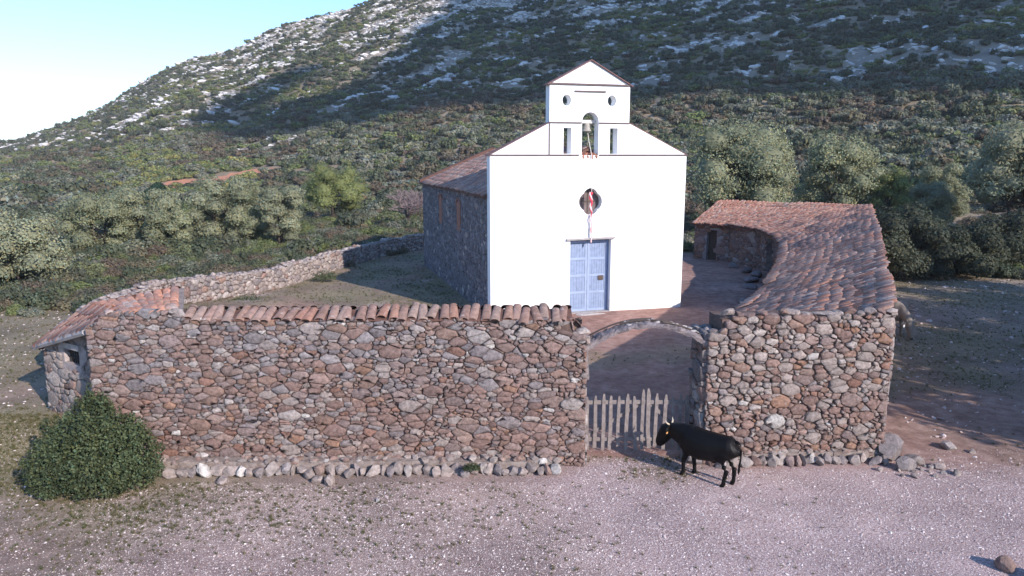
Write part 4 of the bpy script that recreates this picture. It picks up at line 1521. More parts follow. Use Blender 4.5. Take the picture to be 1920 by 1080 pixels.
def cow(name, label, loc, rz, mat, head_down=False, horns=True, scale=1.0):
    root = tag(empty(name, loc, rz), label, "cow")
    T = Matrix.Translation(loc) @ Matrix.Rotation(rz, 4, 'Z') @ Matrix.Scale(scale, 4)
    mb = MB()

    def add(pts, rad, seg=14):
        mb.add(*tube(pts, rad, seg, True, flat=None))
    # trunk, nose-ward along +x; radii (lateral, vertical)
    spine = [(-0.735, 0.96, 0.09, 0.12), (-0.70, 0.935, 0.18, 0.20), (-0.60, 0.90, 0.235, 0.25), (-0.42, 0.875, 0.25, 0.275), (-0.15, 0.815, 0.30, 0.335), (0.10, 0.795, 0.305, 0.36),
             (0.32, 0.835, 0.27, 0.355), (0.48, 0.87, 0.22, 0.30), (0.58, 0.90, 0.14, 0.22)]
    add([(x, 0, z) for x, z, a, b in spine], [(a, b) for x, z, a, b in spine], 18)
    if head_down:
        neck = [((0.42, 0, 0.90), (0.14, 0.23)), ((0.62, 0, 0.83), (0.125, 0.19)), ((0.80, 0, 0.68), (0.11, 0.155)), ((0.92, 0, 0.52), (0.10, 0.13))]
        head = [((0.90, 0, 0.55), (0.10, 0.11)), ((0.95, 0, 0.43), (0.105, 0.125)), ((1.0, 0, 0.28), (0.082, 0.10)), ((1.04, 0, 0.15), (0.07, 0.078)), ((1.05, 0, 0.11), (0.05, 0.055))]
        poll = Vector((0.93, 0, 0.60))
    else:
        neck = [((0.38, 0, 0.90), (0.18, 0.28)), ((0.58, 0, 0.92), (0.155, 0.25)), ((0.74, 0, 0.95), (0.135, 0.20)), ((0.86, 0, 0.96), (0.12, 0.155))]
        head = [((0.85, 0, 1.00), (0.12, 0.13)), ((0.94, 0, 0.92), (0.130, 0.165)), ((1.03, 0, 0.77), (0.105, 0.135)), ((1.10, 0, 0.64), (0.09, 0.10)), ((1.13, 0, 0.585), (0.065, 0.07))]
        poll = Vector((0.88, 0, 1.11))
    h0 = Vector(head[0][0])
    head = [(tuple(h0 + (Vector(p) - h0) * 1.14), (r[0] * 1.18, r[1] * 1.18)) for p, r in head]
    neck = [(p, (r[0] * 1.1, r[1] * 1.08)) for p, r in neck]
    add([p for p, r in head], [r for p, r in head])
    add([p for p, r in neck], [r for p, r in neck])
    for s, dx, dk in ((1, 0.05, 0.03), (-1, -0.07, -0.02)):
        y = 0.135 * s
        add([(0.38, 0.10 * s, 0.86), (0.39, y, 0.68), (0.37 + dx * .4, y, 0.54), (0.40 + dx, y, 0.36), (0.385 + dx * 1.1, y, 0.20), (0.38 + dx * 1.2, y, 0.10), (0.41 + dx * 1.3, y, 0.04), (0.42 + dx * 1.3, y, 0.0)],
            [(0.10, 0.16), (0.085, 0.13), (0.062, 0.08), 0.056, 0.045, 0.048, 0.054, 0.052], 10)
        add([(-0.50, 0.10 * s, 0.92), (-0.46, y, 0.74), (-0.43, y, 0.60), (-0.55 + dk, y, 0.47), (-0.62 + dk, y, 0.40), (-0.60 + dk * 2, y, 0.22), (-0.59 + dk * 2, y, 0.10), (-0.56 + dk * 2, y, 0.04), (-0.55 + dk * 2, y, 0.0)],
            [(0.13, 0.22), (0.12, 0.20), (0.09, 0.135), (0.058, 0.075), (0.052, 0.062), 0.045, 0.048, 0.054, 0.052], 10)
    tail = [(-0.70, 0.0, 1.08), (-0.79, 0.0, 1.04), (-0.84, 0.0, 0.90), (-0.83, 0.0, 0.70), (-0.81, 0.0, 0.55), (-0.80, 0.0, 0.42), (-0.795, 0.0, 0.34)]
    add(tail, [0.035, 0.03, 0.024, 0.022, 0.026, 0.032, 0.015], 8)
    # small dewlap / sheath
    add([(0.62, 0, 0.80), (0.45, 0, 0.58), (0.25, 0, 0.52)], [(0.03, 0.06), (0.04, 0.09), (0.04, 0.05)], 8)
    add([(-0.1, 0, 0.53), (-0.22, 0, 0.475), (-0.3, 0, 0.50)], [0.05, 0.045, 0.03], 8)
    me = mesh("tmp", mb.v, mb.f)
    bm = bmesh.new()
    bm.from_mesh(me)
    bmesh.ops.recalc_face_normals(bm, faces=bm.faces)
    bm.to_mesh(me)
    bm.free()
    ob = bpy.data.objects.new("tmp", me)
    COL.objects.link(ob)
    m1 = ob.modifiers.new("r", 'REMESH')
    m1.mode = 'VOXEL'
    m1.voxel_size = 0.018
    m2 = ob.modifiers.new("s", 'SMOOTH')
    m2.factor = 0.5
    m2.iterations = 7
    dg = bpy.context.evaluated_depsgraph_get()
    body = bpy.data.meshes.new_from_object(ob.evaluated_get(dg))
    bpy.data.objects.remove(ob)
    body.name = "body"
    body.materials.clear()
    body.materials.append(mat)
    body.polygons.foreach_set("use_smooth", [True] * len(body.polygons))
    body.transform(T)
    link("body", body, root)

    def part(nm, V, Fc, mt): return link(nm, mesh(nm, [T @ Vector(p) for p in V], Fc, mt, smooth=True), root)
    for s in (1, -1):
        V, Fc = tube([poll + Vector((-0.02, 0.085 * s, -0.05)), poll + Vector((-0.04, 0.15 * s, -0.06)), poll + Vector((-0.05, 0.245 * s, -0.10)), poll + Vector((-0.05, 0.30 * s, -0.13))],
                     [(0.025, 0.02), (0.022, 0.05), (0.02, 0.05), (0.006, 0.012)], 8)
        ear = part("ear", V, Fc, mat)
        V, Fc = obox(poll + Vector((-0.03, 0.19 * s - 0.03, -0.20)), (0.012, 0, 0), (0, 0.065, 0), (0, 0, 0.085))
        link("ear_tag", mesh("ear_tag", [T @ p for p in V], Fc, M_TAGY if s > 0 else M_TAGW), ear)
        if horns:
            V, Fc = tube([poll + Vector((0, 0.07 * s, -0.02)), poll + Vector((0.02, 0.13 * s, 0.02)), poll + Vector((0.05, 0.165 * s, 0.09))], [0.024, 0.018, 0.005], 8)
            part("horn", V, Fc, M_HORN)
    mz = Vector(head[-1][0])
    V, Fc = rock(random.Random(3), 0.045, 0.056, 0.04, ICO2, 0.05, False)
    mzo = part("muzzle", [p + mz + Vector((0.0, 0, -0.005)) for p in V], Fc, M_HOOF)
    for s in (1, -1):
        e = Vector(head[1][0]).lerp(Vector(head[2][0]), 0.25)
        V, Fc = rock(random.Random(5), 0.016, 0.012, 0.016, ICO1, 0.0, False)
        part("eye", [p + e + Vector((0.03, 0.118 * s, 0.03)) for p in V], Fc, M_HOOF)
    return root


cow("cow", "black cow with ear tags standing in front of the wooden gate", (3.60, 13.17, 0.0), math.atan2(0.66, -0.75), M_BLACK, scale=0.84)
cow("cow", "beige cow grazing head down behind the right wing's outer wall", (12.85, 24.9, terrain_z(12.85, 24.9)), math.atan2(-0.93, 0.25), M_BEIGE, True, True, 1.0)


# ------------------------------------------------------------------ foliage
def leaf_cloud(seed, lobes, n, size, aspect=1.9, shell=0.55, var=0.28, wild=0.6):
    """n small leaf faces spread through ellipsoid lobes; returns verts, faces, tints"""
    g = np.random.default_rng(seed)
    C = np.array([l[0] for l in lobes], float)
    Rr = np.array([l[1] for l in lobes], float)
    w = (Rr.prod(1)) ** (2 / 3)
    li = g.choice(len(lobes), n, p=w / w.sum())
    d = g.normal(size=(n, 3))
    d /= np.linalg.norm(d, axis=1)[:, None]
    low = d[:, 2] < -0.35
    d[low, 2] *= 0.4
    d /= np.linalg.norm(d, axis=1)[:, None]
    rad = shell + (1.06 - shell) * g.random(n) ** 0.6
    P = C[li] + d * Rr[li] * rad[:, None]
    nr = d + wild * g.normal(size=(n, 3)) + np.array([0, 0, 0.25])
    nr /= np.linalg.norm(nr, axis=1)[:, None]
    t = np.cross(nr, g.normal(size=(n, 3)))
    t /= np.linalg.norm(t, axis=1)[:, None]
    b = np.cross(nr, t)
    s = size * (0.65 + 0.7 * g.random(n))
    a = s[:, None] * t * 0.5
    c = s[:, None] * b * 0.5 / aspect
    V = np.stack([P - a, P + c * 1.0 - a * 0.1, P + a, P - c * 1.0 + a * 0.1], 1).reshape(-1, 3)
    F_ = np.arange(4 * n).reshape(-1, 4)
    k = 1 + var * (g.random(n) * 2 - 1)
    lt = 1 + 0.26 * (g.random(len(lobes)) * 2 - 1)
    k = k * lt[li]
    hue = 1 + 0.10 * g.normal(size=n)
    T = np.stack([k * hue, k, k * (2 - hue) * 0.95], 1)
    return V, F_, np.repeat(T, 4, 0)


def np_mesh(name, V, Fq, mat, T=None, smooth=False):
    me = bpy.data.meshes.new(name)
    nv, nf = len(V), len(Fq)
    me.vertices.add(nv)
    me.vertices.foreach_set("co", np.asarray(V, np.float32).ravel())
    k = Fq.shape[1]
    me.loops.add(nf * k)
    me.loops.foreach_set("vertex_index", Fq.astype(np.int32).ravel())
    me.polygons.add(nf)
    me.polygons.foreach_set("loop_start", np.arange(0, nf * k, k, dtype=np.int32))
    me.update(calc_edges=True)
    me.materials.append(mat)
    if T is not None:
        a = me.color_attributes.new("tint", 'FLOAT_COLOR', 'POINT')
        a.data.foreach_set("color", np.hstack([T, np.ones((len(T), 1))]).astype(np.float32).ravel())
    return me


def core_geo(rng, lobes, sc=0.72):
    mb = MB()
    for c, r in lobes:
        s = rng.random() * 50
        V = [Vector((c[0] + p.x * r[0] * sc * (1 + .25 * noise.noise(p * 2 + Vector((s, s, s)))), c[1] + p.y * r[1] * sc, c[2] + p.z * r[2] * sc)) for p in ICO1[0]]
        mb.add(V, ICO1[1], (0.8, 0.8, 0.8))
    return mb


def merge_core(V, Fq, T, mb):
    """append triangle core as degenerate-free quads is awkward: return triangles for both"""
    tri = np.concatenate([Fq[:, [0, 1, 2]], Fq[:, [0, 2, 3]]])
    cv = np.array([tuple(p) for p in mb.v])
    cf = np.array(mb.f) + len(V)
    return np.vstack([V, cv]), np.vstack([tri, cf]), np.vstack([T, np.array(mb.t)])


def tree_geo(rng, h, w, nlobe=14, trunk_r=0.16, clear=0.22, nleaf=13000, leaf=0.115, seed=1, multi=2, shell=0.7, wild=0.45):
    """trunk + limbs reaching leaf lobes; local coords, base at origin"""
    lobes = []
    tm = MB()
    stems = []
    for m in range(multi):
        a = rng.random() * 6.28
        lean = 0.10 * w * (multi > 1)
        top = Vector((math.cos(a) * lean * 1.6, math.sin(a) * lean * 1.6, h * 0.55))
        mid = Vector((math.cos(a) * lean * 0.5 + rng.uniform(-.1, .1), math.sin(a) * lean * 0.5 + rng.uniform(-.1, .1), h * clear))
        tm.add(*tube([(math.cos(a) * 0.05 * multi, math.sin(a) * 0.05 * multi, -0.2), mid, top], [trunk_r * 1.25, trunk_r * 0.85, trunk_r * 0.35], 8))
        stems.append((mid, top))
    for k in range(nlobe):
        a = 2.4 * k + rng.uniform(-.4, .4)
        f = (k + 0.5) / nlobe
        zf = clear + 0.10 + (0.86 - clear - 0.02) * f
        rr = w * 0.5 * math.sqrt(max(0.05, 1 - ((zf - 0.48) / 0.56) ** 2)) * rng.uniform(0.45, 0.88)
        c = Vector((math.cos(a) * rr, math.sin(a) * rr, h * zf))
        r = w * rng.uniform(0.13, 0.26)
        lobes.append((tuple(c), (r, r, r * rng.uniform(0.7, 0.95))))
        mid, top = stems[k % multi]
        st = mid.lerp(top, min(1, max(0, (zf - clear) * 1.1)))
        el = st.lerp(c, 0.5) + Vector((0, 0, -0.06 * h))
        tm.add(*tube([st, el, c], [trunk_r * 0.38, trunk_r * 0.25, trunk_r * 0.08], 6))
    V, Fq, T = leaf_cloud(seed, lobes, nleaf, leaf, shell=shell, wild=wild, var=0.22)
    cg = core_geo(rng, lobes, 0.70)
    cg.t = [(0.8, 0.8, 0.8)] * len(cg.v)
    V, Fq, T = merge_core(V, Fq, T, cg)
    return tm, V, Fq, T


def add_tree(name, label, x, y, h, w, mat, seed, grp=None, cat="tree", z=None, **kw):
    rng = random.Random(seed)
    zz = terrain_z(x, y) if z is None else z
    tm, V, Fq, T = tree_geo(rng, h, w, seed=seed, **kw)
    root = tag(empty(name, (x, y, zz)), label, cat, grp)
    off = Vector((x, y, zz))
    link("trunk", mesh("trunk", [Vector(p) + off for p in tm.v], tm.f, M_BARK, smooth=True), root)
    link("crown", np_mesh("crown", V + np.array(off), Fq, mat, T), root)
    return root


gl = "olive trees beyond the yard wall"
add_tree("olive_tree", "grey-green olive cut by the left edge of the picture", -22.3, 33.5, 3.3, 3.6, L_OLIVE, 201, gl, clear=0.06, trunk_r=0.1, nlobe=18, multi=3)
add_tree("olive_tree", "leftmost full round olive of the row beyond the hut roof", -25.6, 46.0, 3.7, 4.2, L_OLIVE, 202, gl, clear=0.06, trunk_r=0.1, nlobe=18, multi=3)
add_tree("olive_tree", "second olive of the row, touching the leftmost one", -23.4, 47.5, 4.0, 3.6, L_OLIVE, 203, gl, clear=0.06, trunk_r=0.1, nlobe=18, multi=3)
add_tree("olive_tree", "small olive in the gap between the two larger clumps", -21.0, 45.5, 2.7, 2.6, L_OLIVE, 204, gl, clear=0.06, trunk_r=0.1, nlobe=18, multi=3)
add_tree("olive_tree", "tallest olive of the row, in the middle above the curving wall", -19.3, 49.5, 4.5, 3.9, L_OLIVE, 205, gl, clear=0.06, trunk_r=0.1, nlobe=18, multi=3)
add_tree("olive_tree", "olive right beside the tallest one of the row", -17.6, 50.0, 4.0, 3.2, L_OLIVE, 206, gl, clear=0.06, trunk_r=0.1, nlobe=18, multi=3)
add_tree("olive_tree", "pale silvery olive ending the row on the right", -15.2, 49.0, 3.9, 3.0, L_OLIVE, 207, gl, clear=0.06, trunk_r=0.1, nlobe=18, multi=3)
add_tree("green_tree", "bright green rounded tree left of the bare tree", -15.8, 66.0, 4.8, 5.2, L_GREEN, 208, None, nlobe=18, nleaf=13000)
add_tree("conifer", "small dark conifer rising above the olive row", -29.5, 62.0, 3.6, 2.4, L_CONIF, 209, None, multi=1, nlobe=12, leaf=0.12)
gr = "trees behind the lodging wing"
add_tree("olive_tree", "large spreading olive between chapel and wing roof", 17.0, 56.0, 8.0, 7.4, L_OLIVE, 211, gr, nlobe=30, nleaf=24000, leaf=0.17, trunk_r=0.24)
add_tree("olive_tree", "second big olive right of the large spreading one", 24.8, 57.0, 7.0, 5.6, L_OLIVE, 212, gr, nlobe=26, nleaf=18000, leaf=0.17, trunk_r=0.22)
add_tree("green_tree", "lime green tree beyond the wing's far roof corner", 27.6, 55.0, 4.9, 3.0, L_GREEN, 213, gr, nleaf=9000)
add_tree("olive_tree", "olive low between the lime tree and the right edge tree", 30.5, 55.0, 3.8, 3.4, L_OLIVE, 214, gr)
add_tree("olive_tree", "tall olive with dark branching trunk at the right picture edge", 33.6, 50.0, 7.5, 6.4, L_OLIVE, 215, gr, nlobe=28, nleaf=20000, leaf=0.17, trunk_r=0.24, clear=0.3)
add_tree("olive_tree", "pale olive just left of the right edge tree", 33.0, 58.0, 5.2, 3.6, L_OLIVE, 216, gr)
gd = "dark bushes beyond the right wing"
add_tree("dark_bush", "big dark bush touching the wing's outer edge", 19.3, 36.5, 2.9, 4.0, L_DARK, 221, gd, "bush", clear=0.05, multi=3, trunk_r=0.06, nleaf=12000, leaf=0.15)
add_tree("dark_bush", "dark bush with a black gap, second from the wing", 22.6, 37.5, 2.4, 3.6, L_DARK, 222, gd, "bush", clear=0.05, multi=3, trunk_r=0.06, nleaf=11000, leaf=0.15)
add_tree("dark_bush", "broad dark bush nearest the right edge trunk", 26.0, 39.5, 2.6, 4.2, L_DARK, 223, gd, "bush", clear=0.05, multi=3, trunk_r=0.06, nleaf=12000, leaf=0.15)
add_tree("dark_bush", "low dark bush behind the others by the wing corner", 22.0, 42.5, 2.8, 4.6, L_DARK, 224, gd, "bush", clear=0.05, multi=3, trunk_r=0.06, nleaf=12000, leaf=0.15)
add_tree("dark_bush", "dark bush in shadow at the right picture edge", 29.5, 42.0, 2.6, 4.0, L_DARK, 225, gd, "bush", clear=0.05, multi=3, trunk_r=0.06, nleaf=11000, leaf=0.15)
# trees standing right of the view, whose shade lies on the grass beside the wing
gs = "shade trees right of the view"
for k, (x, y, h, w) in enumerate(((17.2, 11.6, 5.0, 6.5), (20.0, 16.0, 5.5, 7.0), (23.6, 20.5, 6.0, 7.0), (27.5, 25.0, 6.0, 7.5))):
    add_tree("olive_tree", ("nearest", "second", "third", "farthest")[k] + " of the shade olives standing right of the view", x, y, h, w, L_OLIVE, 231 + k, gs, nleaf=4500, leaf=0.28, nlobe=20, trunk_r=0.25)

# leafless tree left of the chapel
rng = random.Random(301)
bt = tag(empty("bare_tree", (-8.4, 60.0, 0)), "leafless grey twiggy tree just left of the chapel's rear corner", "tree")
limbs, twigs = MB(), MB()


def grow(p, d, l, r, lev):
    q = p + d * l
    (limbs if lev < 2 else twigs).add(*tube([p, p.lerp(q, .5) + Vector((rng.uniform(-.05, .05),) * 3) * l, q], [r, r * 0.8, r * 0.6], 5 if lev < 3 else 3, lev < 2))
    if lev >= 5: return
    for k in range(4 if lev else 7):
        nd = (d + Vector((rng.gauss(0, .62), rng.gauss(0, .62), rng.gauss(0.05, .35)))).normalized()
        if nd.z < -0.1: nd.z *= -0.5
        grow(p.lerp(q, rng.uniform(0.55, 1)), nd, l * rng.uniform(0.6, 0.85), r * 0.55, lev + 1)


grow(Vector((-8.4, 60, -0.1)), Vector((0.05, 0, 1)), 1.25, 0.2, 0)
limbs.build("trunk", M_BARK, bt)
twigs.build("twigs", M_TWIG, bt)

# the big lentisk bush at the left wall end
rng = random.Random(311)
lb = tag(empty("lentisk_bush", (-7.75, 13.1, 0)), "big dense green bush growing against the left end of the wall", "bush")
lob = [((-7.85, 12.95, 0.66), (0.68, 0.6, 0.66)), ((-7.15, 12.85, 0.52), (0.62, 0.55, 0.56)), ((-8.25, 12.75, 0.5), (0.56, 0.55, 0.52)), ((-7.7, 12.6, 0.42), (0.70, 0.5, 0.46)), ((-7.95, 13.3, 1.08), (0.42, 0.34, 0.42)),
       ((-7.95, 13.45, 1.35), (0.28, 0.2, 0.28)), ((-7.3, 13.05, 0.92), (0.5, 0.34, 0.4)), ((-8.35, 13.05, 0.86), (0.42, 0.36, 0.4)), ((-6.9, 12.7, 0.38), (0.42, 0.38, 0.36)), ((-7.5, 12.42, 0.26), (0.6, 0.36, 0.28)), ((-8.25, 12.5, 0.28), (0.46, 0.36, 0.3)),
       ((-7.65, 12.9, 1.0), (0.4, 0.3, 0.32))]
lob = [((c[0] + 0.12, c[1], c[2]), r) for c, r in lob]
lob2 = []
for c, r in lob:
    lob2.append((c, r))
    for k in range(5):
        d = Vector((rng.gauss(0, 1), rng.gauss(0, 1) - 0.5, rng.gauss(0, 1) + 0.5)).normalized()
        q = rng.uniform(0.22, 0.36)
        lob2.append(((c[0] + d.x * r[0] * 0.9, c[1] + d.y * r[1] * 0.9, max(0.12, c[2] + d.z * r[2] * 0.9)), (r[0] * q, r[1] * q, r[2] * q)))
for k in range(90):
    c, r = rng.choice(lob)
    d = Vector((rng.gauss(0, 1), rng.gauss(0, 1) - 0.4, abs(rng.gauss(0, 1)) + 0.2)).normalized()
    lob2.append(((c[0] + d.x * r[0] * 1.05, c[1] + d.y * r[1] * 1.05, c[2] + d.z * r[2] * 1.05), (0.05 + 0.05 * abs(d.x), 0.05 + 0.05 * abs(d.y), 0.06 + 0.12 * abs(d.z))))
V, Fq, T = leaf_cloud(312, lob2, 34000, 0.052, 1.7, 0.55, 0.5, 0.6)
link("foliage", np_mesh("foliage", V, Fq, L_BUSH, T), lb)
sm = MB()
for c, r in lob: sm.add(*tube([(-7.8 + rng.uniform(-.2, .2), 13.2, -0.1), (lerp(-7.8, c[0], .5), lerp(13.2, c[1], .5), c[2] * 0.4), c], [0.04, 0.03, 0.01], 6))
sm.build("stem", M_BARK, lb)


def weed(label, x, y, s, z=0.0, mat=None, cat="plant"):
    l2 = [((x, y, z + s * 0.5), (s, s * 0.8, s * 0.55)), ((x + s * .5, y, z + s * .35), (s * .6, s * .6, s * .4)), ((x - s * .6, y, z + s * .3), (s * .6, s * .5, s * .35))]
    V, Fq, T = leaf_cloud(int(abs(x * 100)), l2, 900, 0.09 * max(.4, s * 1.6), 2.2, 0.2)
    o = link("weed_tuft", np_mesh("weed_tuft", V, Fq, mat or L_GREEN, T))
    tag(o, label, cat)


weed("green weed tuft at the foot of the enclosure wall near the hut", -10.55, 29.2, 0.55, mat=L_BUSH)
weed("green weed clump midway along the enclosure wall's foot", -9.0, 35.4, 0.55, mat=L_BUSH)
weed("small green weed growing on the wall footing left of the gate", -0.75, 13.15, 0.15, 0.18, mat=L_BUSH)


# ------------------------------------------------------------------ scattered stuff (instanced, nobody could count it)
def scatter(name, label, cat, protos, pts, rots, scls, idx):
    """one stuff object whose points carry instances of the prototype meshes"""
    pc = bpy.data.collections.new(name + "_kinds")
    for i, me in enumerate(protos):
        po = bpy.data.objects.new("%s_%02d" % (name, i), me)
        pc.objects.link(po)
    me = bpy.data.meshes.new(name)
    me.vertices.add(len(pts))
    me.vertices.foreach_set("co", np.asarray(pts, np.float32).ravel())
    for nm, arr in (("rot", rots), ("scl", scls)):
        a = me.attributes.new(nm, 'FLOAT_VECTOR', 'POINT')
        a.data.foreach_set("vector", np.asarray(arr, np.float32).ravel())
    a = me.attributes.new("kind_id", 'INT', 'POINT')
    a.data.foreach_set("value", np.asarray(idx, np.int32))
    o = link(name, me)
    ng = bpy.data.node_groups.new(name + "_scatter", 'GeometryNodeTree')
    ng.interface.new_socket("Geometry", in_out='INPUT', socket_type='NodeSocketGeometry')
    ng.interface.new_socket("Geometry", in_out='OUTPUT', socket_type='NodeSocketGeometry')
    nn, ll = ng.nodes, ng.links
    gi, go = nn.new("NodeGroupInput"), nn.new("NodeGroupOutput")
    ci = nn.new("GeometryNodeCollectionInfo")
    ci.inputs["Collection"].default_value = pc
    ci.inputs["Separate Children"].default_value = True
    ci.inputs["Reset Children"].default_value = True
    ip = nn.new("GeometryNodeInstanceOnPoints")
    ip.inputs["Pick Instance"].default_value = True
    ll.new(gi.outputs[0], ip.inputs["Points"])
    ll.new(ci.outputs[0], ip.inputs["Instance"])
    for nm, dt, sock in (("rot", 'FLOAT_VECTOR', "Rotation"), ("scl", 'FLOAT_VECTOR', "Scale"), ("kind_id", 'INT', "Instance Index")):
        na = nn.new("GeometryNodeInputNamedAttribute")
        na.data_type = dt
        na.inputs["Name"].default_value = nm
        ll.new(na.outputs["Attribute"], ip.inputs[sock])
    ll.new(ip.outputs[0], go.inputs[0])
    m = o.modifiers.new("scatter", 'NODES')
    m.node_group = ng
    tag(o, label, cat, kind="stuff")
    return o


def shrub_proto(seed, mat, n=380, leaf=0.25, hgt=0.8, nl=8):
    rng = random.Random(seed)
    lobes = [((0, 0, 0.42 * hgt), (0.62, 0.62, 0.5 * hgt))]
    for k in range(nl):
        a = k * 2.4 + rng.uniform(-.4, .4)
        rr = rng.uniform(0.35, 0.75)
        lobes.append(((math.cos(a) * rr, math.sin(a) * rr, hgt * rng.uniform(0.25, 0.75)), (rng.uniform(.26, .42),) * 2 + (rng.uniform(.24, .36),)))
    V, Fq, T = leaf_cloud(seed, lobes, n, leaf, 1.4, 0.85, 0.22, 0.38)
    V, Ft, T = merge_core(V, Fq, T, core_geo(rng, lobes, 0.6))
    return np_mesh("shrub", V, Ft, mat, T)


PROT = []
for mi, mt in enumerate(L_MAQ):
    for v in range(3):
        PROT.append(shrub_proto(400 + mi * 10 + v, mt, hgt=(0.8, 1.05, 0.65)[v]))

for mi, mt in enumerate(L_MAQ):
    for v in range(3):
        PROT.append(shrub_proto(450 + mi * 10 + v, mt, 1500, 0.115, (0.8, 1.05, 0.65)[v], 12))

rng = random.Random(501)
pts, rots, scls, idx = [], [], [], []


def put(x, y, s, mi, sz=1.0, dz=0.0):
    pts.append((x, y, terrain_z(x, y) + dz))
    rots.append((rng.uniform(-.12, .12), rng.uniform(-.12, .12), rng.random() * 6.28))
    k = s * rng.uniform(0.8, 1.25)
    scls.append((k, k, k * sz * rng.uniform(0.8, 1.2)))
    idx.append(mi * 3 + rng.randrange(3) + (15 if math.hypot(x, y) < 80 else 0))


def maquis_kind(x, y, d, t):
    n1 = fbm(x, y, 26, 3, 11.0)
    n2 = fbm(x, y, 9, 3, 21.0)
    az = math.degrees(math.atan2(x, y))
    r = rng.random()
    if t > 0.25:                                            # hillside: dark holm oak scrub, lighter heath between
        if n1 + 0.6 * n2 > 0.32: return 1 if r < 0.7 else 4
        if r < 0.58: return 0
        if r < 0.80: return 1
        return 2 if r < 0.95 else 3
    if az < -18 and t > -0.35 and n1 > -0.05: return 4 if r < 0.4 else (1 if r < 0.8 else 2)
    if n1 < -0.12: return 3 if r < 0.62 else (0 if r < 0.85 else 2)
    if n2 > 0.18: return 2 if r < 0.6 else 1
    return 0 if r < 0.38 else (1 if r < 0.62 else (2 if r < 0.84 else 3))


d = 30.0
ntry = 0
while d < 480:
    step = 0.95 if d < 70 else (1.6 if d < 130 else 1.9 if d < 260 else 2.0)
    na = int(math.radians(98) * d / step)
    for k in range(na):
        a = math.radians(-46 + 98 * (k + rng.random()) / na)
        dd = d + rng.uniform(-.6, .6) * step
        x, y = dd * math.sin(a), dd * math.cos(a)
        if in_poly(x, y, YARD): continue
        az = math.degrees(a)
        d0 = np.interp(az, D0_AZ, D0_V)
        d1 = np.interp(az, D1_AZ, D1_V)
        if dd > d1 + 12: continue
        # clearings: strip right of the wing, red soil, rocks
        if x > 11 and dd < 44 + 3 * fbm(x, y, 6, 2, 3.3): continue
        if dd < 34 and x > -12.5: continue
        if min([(x - p[0]) ** 2 + (y - p[1]) ** 2 for p in ENC]) < 1.6: continue
        if x < -11 and x > -17 and y < 30 and rng.random() < .3: continue
        if dd > 90:
            if any(ell(x, y, *p) < 1.15 for p in RED_PATCH): continue
            if any(ell(x, y, *p) < 1.0 for p in PALE_PATCH) and rng.random() < 0.75: continue
            if rng.random() < rock_f(x, y) * 0.93: continue
        t = (dd - d0) / (d1 - d0)
        mi = maquis_kind(x, y, dd, t)
        if dd < 75:
            s = rng.uniform(0.35, 0.8)
            if fbm(x, y, 7, 2, 31.0) > 0.25 and dd > 45: s *= 1.5
            if az < -5 and rng.random() < 0.75: mi = rng.choice((0, 0, 1, 1, 3, 3, 2))
        elif t < 0.2:
            s = 1.0 * math.exp(rng.gauss(0, 0.38))
            if mi in (2,): s *= 1.2
        else:
            s = 0.95 * math.exp(rng.gauss(0, 0.33))
        s = min(s, 1.75)
        put(x, y, s, mi, 0.9 if mi != 0 else 1.1, -0.1 * s)
    d += step * 0.9
scatter("maquis_scrub", "dense maquis scrub covering the plain and the hillside", "scrub", PROT, pts, rots, scls, idx)
print("maquis", len(pts))

# limestone outcrops on the hill
rng = random.Random(601)
mr = plain_mat("limestone", (0.60, 0.58, 0.56), 0.95, 0.9, 0.25, 0.6, (0.36, 0.345, 0.33), (0.5, 0.65), 0.2)
RP = []
for i in range(6):
    V, Fc = rock(random.Random(700 + i), 1.0, 0.8, 0.55, ICO2, 0.45)
    RP.append(mesh("limestone_rock", V, Fc, mr))
pts, rots, scls, idx = [], [], [], []
for _ in range(180000):
    a = math.radians(rng.uniform(-44, 52))
    dd = 90 + 380 * math.sqrt(rng.random())
    x, y = dd * math.sin(a), dd * math.cos(a)
    rk = rock_f(x, y)
    if any(ell(x, y, *p) < 1.0 for p in PALE_PATCH): rk = 0.35
    if rng.random() > rk * 0.5: continue
    d1 = np.interp(math.degrees(a), D1_AZ, D1_V)
    if dd > d1 + 6: continue
    s = min(1.8, 0.5 * math.exp(rng.gauss(0, 0.5))) * (1 if dd > 150 else 0.7)
    pts.append((x, y, terrain_z(x, y)))
    rots.append((rng.uniform(-.4, .4), rng.uniform(-.4, .4), rng.gauss(0.38, 0.5)))
    scls.append((s * 1.5, s, s * rng.uniform(.6, 1.1)))
    idx.append(rng.randrange(6))
scatter("limestone_outcrops", "pale limestone rock breaking through the scrub on the hillside", "rock", RP, pts, rots, scls, idx)
print("rocks", len(pts))

# gravel
rng = random.Random(801)
GP = []
for i, c in enumerate([(0.55, 0.48, 0.46), (0.45, 0.37, 0.35), (0.66, 0.60, 0.57), (0.36, 0.27, 0.25), (0.27, 0.19, 0.17)]):
    V, Fc = rock(random.Random(720 + i), 1.0, 0.75, 0.55, ICO1, 0.3)
    GP.append(mesh("pebble", V, Fc, plain_mat("pebble_%d" % i, c, 0.9, 20, 0.15, 0)))
pts, rots, scls, idx = [], [], [], []


def gravel_at(x, y, z, s, k):
    pts.append((x, y, z))
    rots.append((rng.uniform(-.5, .5), rng.uniform(-.5, .5), rng.random() * 6.28))
    scls.append((s, s * rng.uniform(.7, 1.1), s * rng.uniform(.6, 1)))
    idx.append(k)


